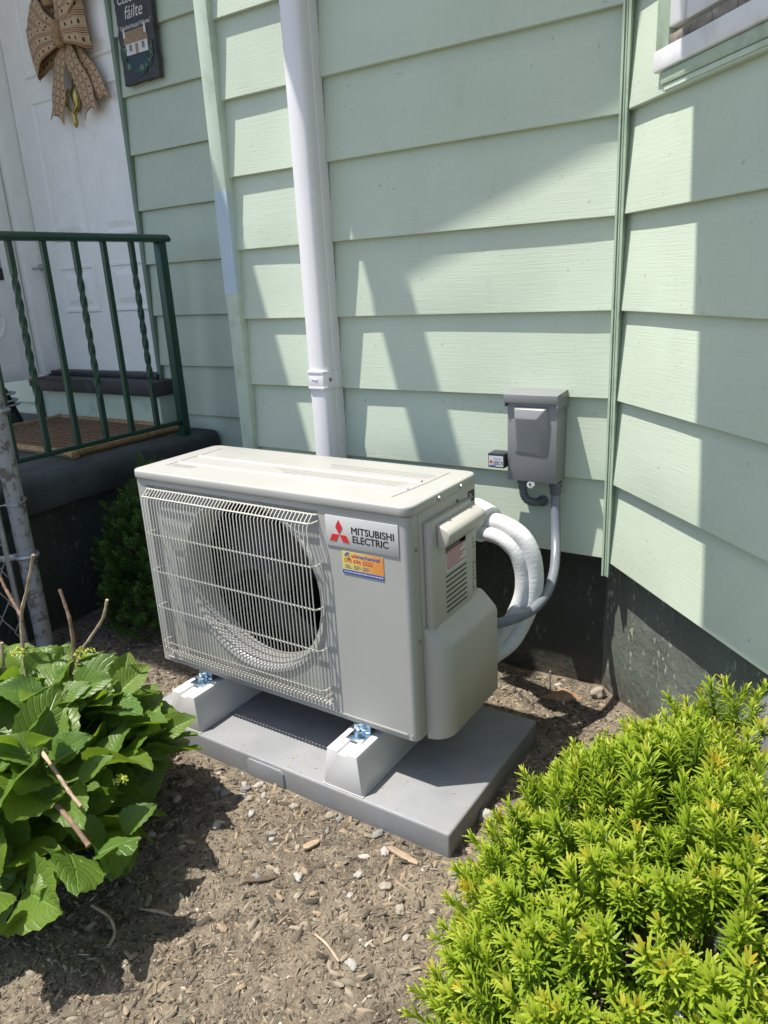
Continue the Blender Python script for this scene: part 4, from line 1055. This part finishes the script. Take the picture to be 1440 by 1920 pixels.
# flower buds
def bud(p, r):
    mb = MB(); q = random.Random(int(p[0] * 999))
    for i in range(46):
        a = q.uniform(0, 2 * math.pi); rr = r * math.sqrt(q.random()); c = Vector(p) + Vector((rr * math.cos(a), rr * math.sin(a), .012 * q.random() + .010 * (1 - (rr / r) ** 2)))
        s = q.uniform(.0022, .0036)
        mb.add([tuple(c + Vector(o) * s) for o in ((1, 0, 0), (-1, 0, 0), (0, 1, 0), (0, -1, 0), (0, 0, 1.2), (0, 0, -1))], [(0, 2, 4), (2, 1, 4), (1, 3, 4), (3, 0, 4), (2, 0, 5), (1, 2, 5), (3, 1, 5), (0, 3, 5)])
    mb.build('flower_bud', 'bud_yellow', hyd, smooth=0)
for p, r in (((.19, -.335, .385), .022), ((.09, -.42, .40), .014), ((.40, -.44, .215), .014)): bud(p, r)
# dry canes
def cane(pts, r0, r1, mat, knots=True):
    P = catmull(pts, 8); mb = MB(); mb.tube([tuple(p) for p in P], r0, 8, rfun=lambda t: .78 * (r0 + (r1 - r0) * t) * (1 + .10 * math.sin(t * 40) + .10 * math.sin(t * 97)))
    mb.build('dry_cane', mat, hyd)
# pixel-traced tips turned into points at a plausible distance inside the plant
cane([(.11, -.42, .03), (.118, -.36, .26), (.156, -.34, .38), (.160, -.335, .454), (.150, -.332, .49), (.137, -.33, .527)], .0062, .0044, 'cane_bark')
cane([(.06, -.34, .20), (.097, -.29, .341), (.13, -.28, .386), (.184, -.275, .445), (.205, -.27, .492)], .0045, .0038, 'cane_pale')
cane([(.10, -.46, .03), (.075, -.41, .304), (.072, -.40, .388), (.078, -.39, .478), (.117, -.385, .55), (.153, -.38, .624)], .0062, .0036, 'cane_pale')
cane([(.078, -.39, .476), (.044, -.385, .506), (.020, -.382, .532), (.006, -.38, .56)], .0048, .0038, 'cane_bark')
cane([(.09, -.415, .25), (.062, -.395, .38), (.066, -.392, .44), (.080, -.391, .472)], .004, .003, 'cane_bark')
cane([(.02, -.47, .05), (.025, -.43, .313), (.033, -.42, .419)], .006, .004, 'cane_pale')
cane([(.255, -.515, .32), (.351, -.535, .295), (.406, -.545, .272), (.443, -.55, .259)], .0048, .0040, 'cane_pale')
cane([(.382, -.56, .246), (.436, -.565, .225), (.478, -.57, .206)], .0062, .0058, 'cane_bark')

# ------------------------------------------------------------------ yews
def sprig_arrays(seed, nn=30, L=.062):
    """needles around a short shoot along +z; returns V, F(quads), tone"""
    q = np.random.default_rng(seed); V = []; F = []; T = []
    for i in range(nn):
        t = (i + .5) / nn; z = L * (.12 + .80 * t); a = i * 2.39996 + q.uniform(-.3, .3)
        tilt = (1.30 - .95 * t ** 1.6) + q.uniform(-.15, .15)              # angle from the shoot
        ln = (.0215 - .006 * abs(t - .45)) * q.uniform(.8, 1.1) * (1 - .25 * max(0, t - .8) / .2); wd = .00155 * q.uniform(.9, 1.15)
        d = np.array((math.sin(tilt) * math.cos(a), math.sin(tilt) * math.sin(a), math.cos(tilt)))
        sd_ = np.cross(d, (0, 0, 1.0)); sd_ /= np.linalg.norm(sd_) + 1e-9; nr = np.cross(sd_, d)
        p = np.array((0, 0, z)) + d * .001; o = len(V)
        bend = nr * .0018
        V += [p - sd_ * wd * .5, p + sd_ * wd * .5, p + d * ln * .55 + sd_ * wd + bend, p + d * ln * .55 - sd_ * wd + bend, p + d * ln + sd_ * wd * .38, p + d * ln - sd_ * wd * .38]
        F += [(o, o + 1, o + 2, o + 3), (o + 3, o + 2, o + 4, o + 5)]
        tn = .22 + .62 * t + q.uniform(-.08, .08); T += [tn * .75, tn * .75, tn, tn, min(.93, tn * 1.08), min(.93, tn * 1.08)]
    # shoot
    o = len(V); r = .0013
    for z in (-.03, L * .95):
        for k in range(4): V.append(np.array((r * math.cos(k * 1.5708), r * math.sin(k * 1.5708), z)))
    F += [(o + k, o + (k + 1) % 4, o + 4 + (k + 1) % 4, o + 4 + k) for k in range(4)]; T += [.35] * 8
    return np.array(V), np.array(F), np.array(T)
SPR = [sprig_arrays(s, nn, L) for s, nn, L in ((1, 40, .060), (2, 46, .068), (3, 34, .052), (4, 42, .064), (5, 38, .056))]
def frame(d, roll):
    d = d / np.linalg.norm(d); u = np.array((0, 1.0, 0)) if abs(d[2]) > .8 else np.array((0, 0, 1.0))
    x = np.cross(u, d); x /= np.linalg.norm(x); y = np.cross(d, x); c, s = math.cos(roll), math.sin(roll)
    return np.stack((c * x + s * y, -s * x + c * y, d), 1)
def yew(name, label, centre, rad, h, count, seed, mat, n_parts, inside, group=None, size=1.0, tint=0.0):
    root = thing(name, label, 'shrub', (centre[0], centre[1], 0), group)
    q = np.random.default_rng(seed); base = np.array((centre[0], centre[1], h * .18)); pl = []
    tries = 0
    while len(pl) < count and tries < count * 30:
        tries += 1
        v = q.normal(size=3); v /= np.linalg.norm(v)
        if v[2] < -.25: continue
        lump = 1 + .16 * noise.noise(Vector((v[0] * 2.3 + seed, v[1] * 2.3, v[2] * 2.3))) + .09 * noise.noise(Vector((v[0] * 6, v[1] * 6 + seed, v[2] * 6)))
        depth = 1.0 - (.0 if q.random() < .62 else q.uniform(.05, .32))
        p = base + np.array((v[0] * rad[0], v[1] * rad[1], v[2] * h * .82)) * lump * depth
        if p[2] < .02 or not inside(p): continue
        d = np.array((v[0] * .8, v[1] * .8, v[2] * .6 + .75)) + q.normal(size=3) * .28
        pl.append((p, d, q.random() * 6.28, q.uniform(.72, 1.25) * size, depth, q.integers(0, 5), q.random()))
    cp = np.array(cam.location)
    pl.sort(key=lambda e: (np.linalg.norm(e[0] - cp) + (1 - e[4]) * 2))
    Vs, Fs, Ts, off = [], [], [], 0
    meshes = {}
    for i, (p, d, roll, sc, dep, k, rn) in enumerate(pl):
        V, F, T = SPR[k]; Rm = frame(d, roll)
        if i < n_parts:
            key = (k, 2 if rn > .988 else (1 if rn < .3 else 0))
            if key not in meshes: meshes[key] = np_mesh('sprig', V, F, mat, np.clip(T + (.34 if key[1] == 2 else (.12 if key[1] == 1 else 0)) + tint, 0, 1))
            o = bpy.data.objects.new('sprig', meshes[key]); COL.objects.link(o); o.parent = root
            M = Matrix(Rm.tolist()); o.location = Vector(p.tolist()) - root.location; o.rotation_euler = M.to_euler(); o.scale = (sc, sc, sc)
        else:
            W = (V * sc) @ Rm.T + p - np.array(root.location); Vs.append(W); Fs.append(F + off); off += len(V)
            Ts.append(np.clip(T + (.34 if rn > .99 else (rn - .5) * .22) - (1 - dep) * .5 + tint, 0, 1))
    if Vs:
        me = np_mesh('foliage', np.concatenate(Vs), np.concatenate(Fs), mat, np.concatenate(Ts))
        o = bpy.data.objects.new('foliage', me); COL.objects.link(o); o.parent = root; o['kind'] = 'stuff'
    # woody branches inside
    for i in range(9):
        a = i / 9 * 6.28 + q.random(); e = Vector((centre[0] + math.cos(a) * rad[0] * .75, centre[1] + math.sin(a) * rad[1] * .75, h * q.uniform(.55, .85)))
        if not inside(np.array(e)): e = e.lerp(Vector((centre[0], centre[1], h * .6)), .5)
        P = catmull([(centre[0] + .03 * math.cos(a), centre[1] + .03 * math.sin(a), -.02), (centre[0] + math.cos(a) * rad[0] * .3, centre[1] + math.sin(a) * rad[1] * .3, h * .35), e], 5)
        MB().tube([tuple(x) for x in P], .006, 6, rfun=lambda t: .007 - .004 * t).build('branch', 'twig_dark', root)
    return root
okbay = lambda p: p[0] + p[1] < 1.615 - .05
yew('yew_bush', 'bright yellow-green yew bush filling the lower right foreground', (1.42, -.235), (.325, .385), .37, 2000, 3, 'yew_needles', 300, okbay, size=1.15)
yew('yew_bush', 'smaller yew bush with upright shoots behind, close to the bay foundation', (1.435, .055), (.23, .145), .345, 340, 9, 'yew_needles', 160, okbay, size=1.15)
yew('yew_bush', 'dark green yew bush in the shade between porch and heat pump', (-.46, .42), (.19, .19), .50, 1100, 5, 'yew_dark', 90, lambda p: p[0] < -.1 and p[0] > -.78, size=.85, tint=.1)

# ------------------------------------------------------------------ mulch chips (uncountable) and single stones
def blocked(x, y):
    if -.02 < x < .926 and -.095 < y < .376: return True
    if y > .70 or x + y > 1.64: return True
    if x < -.74 and y > -.68: return True
    return False
def chips(n, smin, smax, wr, name, bias, seed, xr, yr, tilt=.25):
    """n angular shards lying on the bed; wr = width / length range"""
    q = np.random.default_rng(seed)
    X = q.uniform(xr[0], xr[1], n * 3); Y = q.uniform(yr[0], yr[1], n * 3)
    ok = [i for i in range(n * 3) if not blocked(X[i], Y[i]) and q.random() < .30 + .55 * (.5 + .5 * noise.noise(Vector((X[i] * 5, Y[i] * 5, seed))))][:n]
    X, Y = X[ok], Y[ok]; m = len(X)
    Z = np.array([gz(x, y) for x, y in zip(X, Y)])
    L = smin * (smax / smin) ** (q.random(m) ** 1.7); W = L * q.uniform(wr[0], wr[1], m); T = np.minimum(W * q.uniform(.25, .7, m), .0055)
    # irregular pointed shard: 5-gon top and bottom
    ang = np.array((0, 1.2, 2.6, 3.7, 5.1)); ring = np.stack((np.cos(ang), np.sin(ang)), 1)
    P = np.zeros((m, 10, 3)); jit = q.uniform(.55, 1.15, (m, 5, 1))
    P[:, :5, :2] = ring * jit; P[:, 5:, :2] = ring * jit * q.uniform(.55, .95, (m, 5, 1)); P[:, :5, 2] = -1; P[:, 5:, 2] = 1 + q.uniform(-.7, .5, (m, 5))
    P *= np.stack((L, W, T), 1)[:, None, :] * .5
    # bend along the length
    P[:, :, 2] += (q.uniform(-.25, .25, m) * L)[:, None] * (P[:, :, 0] / L[:, None]) ** 2
    a, b, c = q.uniform(0, 6.283, m), q.normal(size=m) * tilt, q.normal(size=m) * tilt
    ca, sa, cb, sb, cc, sc = np.cos(a), np.sin(a), np.cos(b), np.sin(b), np.cos(c), np.sin(c)
    x, y, z = P[..., 0], P[..., 1], P[..., 2]
    y, z = y * cc[:, None] - z * sc[:, None], y * sc[:, None] + z * cc[:, None]
    x, z = x * cb[:, None] + z * sb[:, None], -x * sb[:, None] + z * cb[:, None]
    x, y = x * ca[:, None] - y * sa[:, None], x * sa[:, None] + y * ca[:, None]
    V = np.stack((x + X[:, None], y + Y[:, None], z + (Z + T * .25 + np.abs(b) * L * .15)[:, None]), -1).reshape(-1, 3)
    o = np.arange(m)[:, None] * 10
    quads = np.concatenate([np.stack([np.full(m, i), np.full(m, (i + 1) % 5), np.full(m, 5 + (i + 1) % 5), np.full(m, 5 + i)], 1) + o for i in range(5)])
    tris = np.concatenate([np.array([(5, 6, 7)]) + o, np.array([(5, 7, 8)]) + o, np.array([(5, 8, 9)]) + o])
    t = np.clip(q.beta(bias[0], bias[1], m), 0, .84); r = q.random(m); t[r > .982] = .87; t[r > .986] = 1.0
    me = np_mesh(name, V, quads, 'mulch_chips', np.repeat(t, 10), tris)
    ob = bpy.data.objects.new(name, me); COL.objects.link(ob); return ob
XR, YR = (-.85, 1.45), (-.95, .70)
tag(chips(60000, .003, .011, (.3, .9), 'mulch_crumbs', (1.5, 1.5), 3, XR, YR), 'fine brown mulch crumbs covering the bed', 'mulch', kind='stuff')
tag(chips(32000, .008, .030, (.06, .20), 'mulch_slivers', (1.5, 1.7), 5, XR, YR, .3), 'thin brown shredded bark slivers scattered over the bed', 'mulch', kind='stuff')
tag(chips(9000, .012, .042, (.16, .45), 'bark_mulch', (1.5, 1.4), 4, XR, YR), 'loose brown bark chips scattered over the bed', 'mulch', kind='stuff')

def pad_crumbs():
    q = random.Random(31)
    for i in range(26):      # a little mulch kicked onto the pad
        x, y = q.uniform(.72, .91), q.uniform(-.08, .34)
        if q.random() < .35: x, y = q.uniform(.22, .58), q.uniform(-.083, -.03)
        l = q.uniform(.001, .003); yield x, y, l
_mb = MB()
for x, y, l in pad_crumbs():
    a = x * 400
    _mb.box(-l, l, -l * .4, l * .4, 0, l * .5, Matrix.Translation((x, y, .0523)) @ Matrix.Rotation(a, 4, 'Z'))
tag(_mb.build('loose_grit', 'bark_tan', None, smooth=0, origin=(.5, .1, .052)), 'specks of grit and bark scattered on the grey pad', 'grit', kind='stuff')

def pebble(name, label, x, y, r, mat, group=None, flat_=.65, seed=0, zoff=.25, stretch=1.0):
    bm = bmesh.new(); bmesh.ops.create_icosphere(bm, subdivisions=3, radius=1)
    for v in bm.verts:
        k = 1 + .42 * noise.noise(v.co * 1.5 + Vector((seed * 3.1, 0, 0))) + .16 * noise.noise(v.co * 3.7 + Vector((0, seed, 0)))
        v.co = Vector((v.co.x * k * stretch, v.co.y * k * .8, v.co.z * k * flat_)) * r
    me = bpy.data.meshes.new(name); bm.to_mesh(me); bm.free()
    for p in me.polygons: p.use_smooth = True
    me.materials.append(MATS[mat]); o = bpy.data.objects.new(name, me); COL.objects.link(o)
    o.location = (x, y, gz(x, y) + r * flat_ * zoff); o.rotation_euler = (0, 0, seed * 1.7)
    return tag(o, label, 'pebble' if r < .03 else 'stone', group)
pebble('pebble', 'round white pebble at the right front corner of the grey pad', .932, .050, .0165, 'pebble_pale', flat_=.85, seed=2, zoff=.6)
pebble('stone', 'rough orange-brown stone by the foundation behind the pad', .905, .585, .042, 'stone_orange', flat_=.5, seed=4, stretch=1.25, zoff=-.15)
pebble('stone', 'small beige stone against the dark foundation near the bay corner', .985, .640, .022, 'stone_beige', flat_=.8, seed=6, zoff=.7)
rnd = random.Random(8)
k = 0
while k < 40:
    x, y = rnd.uniform(.25, 1.02), rnd.uniform(-.42, -.10)
    if blocked(x, y) or rnd.random() > math.exp(-((y + .16) / .12) ** 2) + .12: continue
    pebble('pebble', 'small pale pebble lying in the mulch in front of the pad', x, y, rnd.uniform(.005, .0115), rnd.choice(['pebble_pale', 'stone_beige', 'stone_grey']), 'pale pebbles in the mulch', rnd.uniform(.5, .8), k + 10, .35, rnd.uniform(1, 1.4)); k += 1

def stick(name, label, pts, r, mat, cat, rf=None, flatk=1.0):
    P = catmull([(x, y, gz(x, y) + z) for x, y, z in pts], 6); mb = MB(); mb.tube([tuple(p) for p in P], r, 7, rfun=rf)
    return tag(mb.build(name, mat, None, origin=tuple(P[0])), label, cat)
def bark(label, x, y, l, wd, rz, mat):
    q = random.Random(int(x * 1000)); pts = [(-l / 2, -wd * .3), (-l * .3, -wd / 2), (l * .25, -wd * .45), (l / 2, -wd * .15), (l * .45, wd * .3), (l * .1, wd / 2), (-l * .4, wd * .35)]
    mb = MB().prism(pts, 'z', 0, wd * .35, Matrix.Translation((x, y, gz(x, y) + .003)) @ Matrix.Rotation(rz, 4, 'Z') @ Matrix.Rotation(.12, 4, 'Y'))
    tag(mb.build('bark_piece', mat, None, bevel=.0015, origin=(x, y, gz(x, y))), label, 'bark')
bark('dark slab of bark lying on the sunlit mulch in the middle foreground', .625, -.325, .060, .016, .75, 'bark_dark')
bark('long tan wood chip leaning along the front edge of the pad', .835, -.135, .075, .016, -.05, 'bark_tan')
bark('tan wood chip on the mulch left of the fan-side riser', -.04, .035, .075, .022, .9, 'bark_tan')
bark('chunky tan bark piece in the mulch before the pad middle', .655, -.205, .040, .017, 1.2, 'bark_tan')
stick('twig', 'thin straw-coloured twig lying in the bare foreground mulch', [(.80, -.375, .006), (.835, -.385, .007), (.872, -.40, .005)], .0022, 'cane_pale', 'twig')
stick('twig', 'curved pale twig under the lower hydrangea leaves', [(.40, -.545, .012), (.45, -.545, .012), (.485, -.56, .008), (.50, -.585, .006)], .0028, 'cane_pale', 'twig')
stick('twig', 'short pale twig in the shadow of the hydrangea', [(.475, -.50, .006), (.51, -.485, .008), (.54, -.475, .006)], .0026, 'cane_pale', 'twig', rf=lambda t: .0032 * math.sin(.3 + t * 2.5))
stick('stake', 'thin grey stake standing in the mulch by the foundation', [(.857, .618, -.03), (.857, .618, .02), (.856, .618, .06)], .0028, 'galvanised', 'stake')

# cloudy plastic window-well cover by the bay wall and a scrap of plastic in the bush
def well_cover():
    V = []; n, m = 18, 8
    for j in range(m + 1):
        t = j / m * math.pi / 2
        for i in range(n + 1):
            a = i / n * math.pi; s = 1.02 - .52 * math.cos(a) * math.cos(t * .75); out = .02 + .30 * math.sin(a) * math.cos(t * .8); z = .02 + .44 * math.sin(t)
            p = bay(s, min(out, .33) - FD, z + .006 * noise.noise(Vector((s * 9, out * 9, t)))); V.append(tuple(p))
    F = [(j * (n + 1) + i, j * (n + 1) + i + 1, (j + 1) * (n + 1) + i + 1, (j + 1) * (n + 1) + i) for j in range(m) for i in range(n)]
    o = MB().add(V, F).build('window_well_cover', 'cloudy_plastic', None, smooth=60, origin=tuple(bay(1.0, 0, 0)))
    md = o.modifiers.new('t', 'SOLIDIFY'); md.thickness = .003
    tag(o, 'cloudy grey plastic dome cover at the foot of the bay, right edge', 'cover')
well_cover()
def scrap():
    V = []; 
    for i in range(7):
        for j in range(4):
            V.append((1.382 + i * .007, -.455 - i * .004 + j * .007, .325 + .006 * math.sin(i * 1.1 + j * 1.7) - .002 * i))
    F = [(i * 4 + j, i * 4 + j + 1, (i + 1) * 4 + j + 1, (i + 1) * 4 + j) for i in range(6) for j in range(3)]
    o = MB().add(V, F).build('plastic_scrap', 'plastic_scrap', None, smooth=60, origin=(1.40, -.45, .32)); md = o.modifiers.new('t', 'SOLIDIFY'); md.thickness = .001
    tag(o, 'crumpled white plastic scrap caught in the front yew bush', 'litter')
scrap()
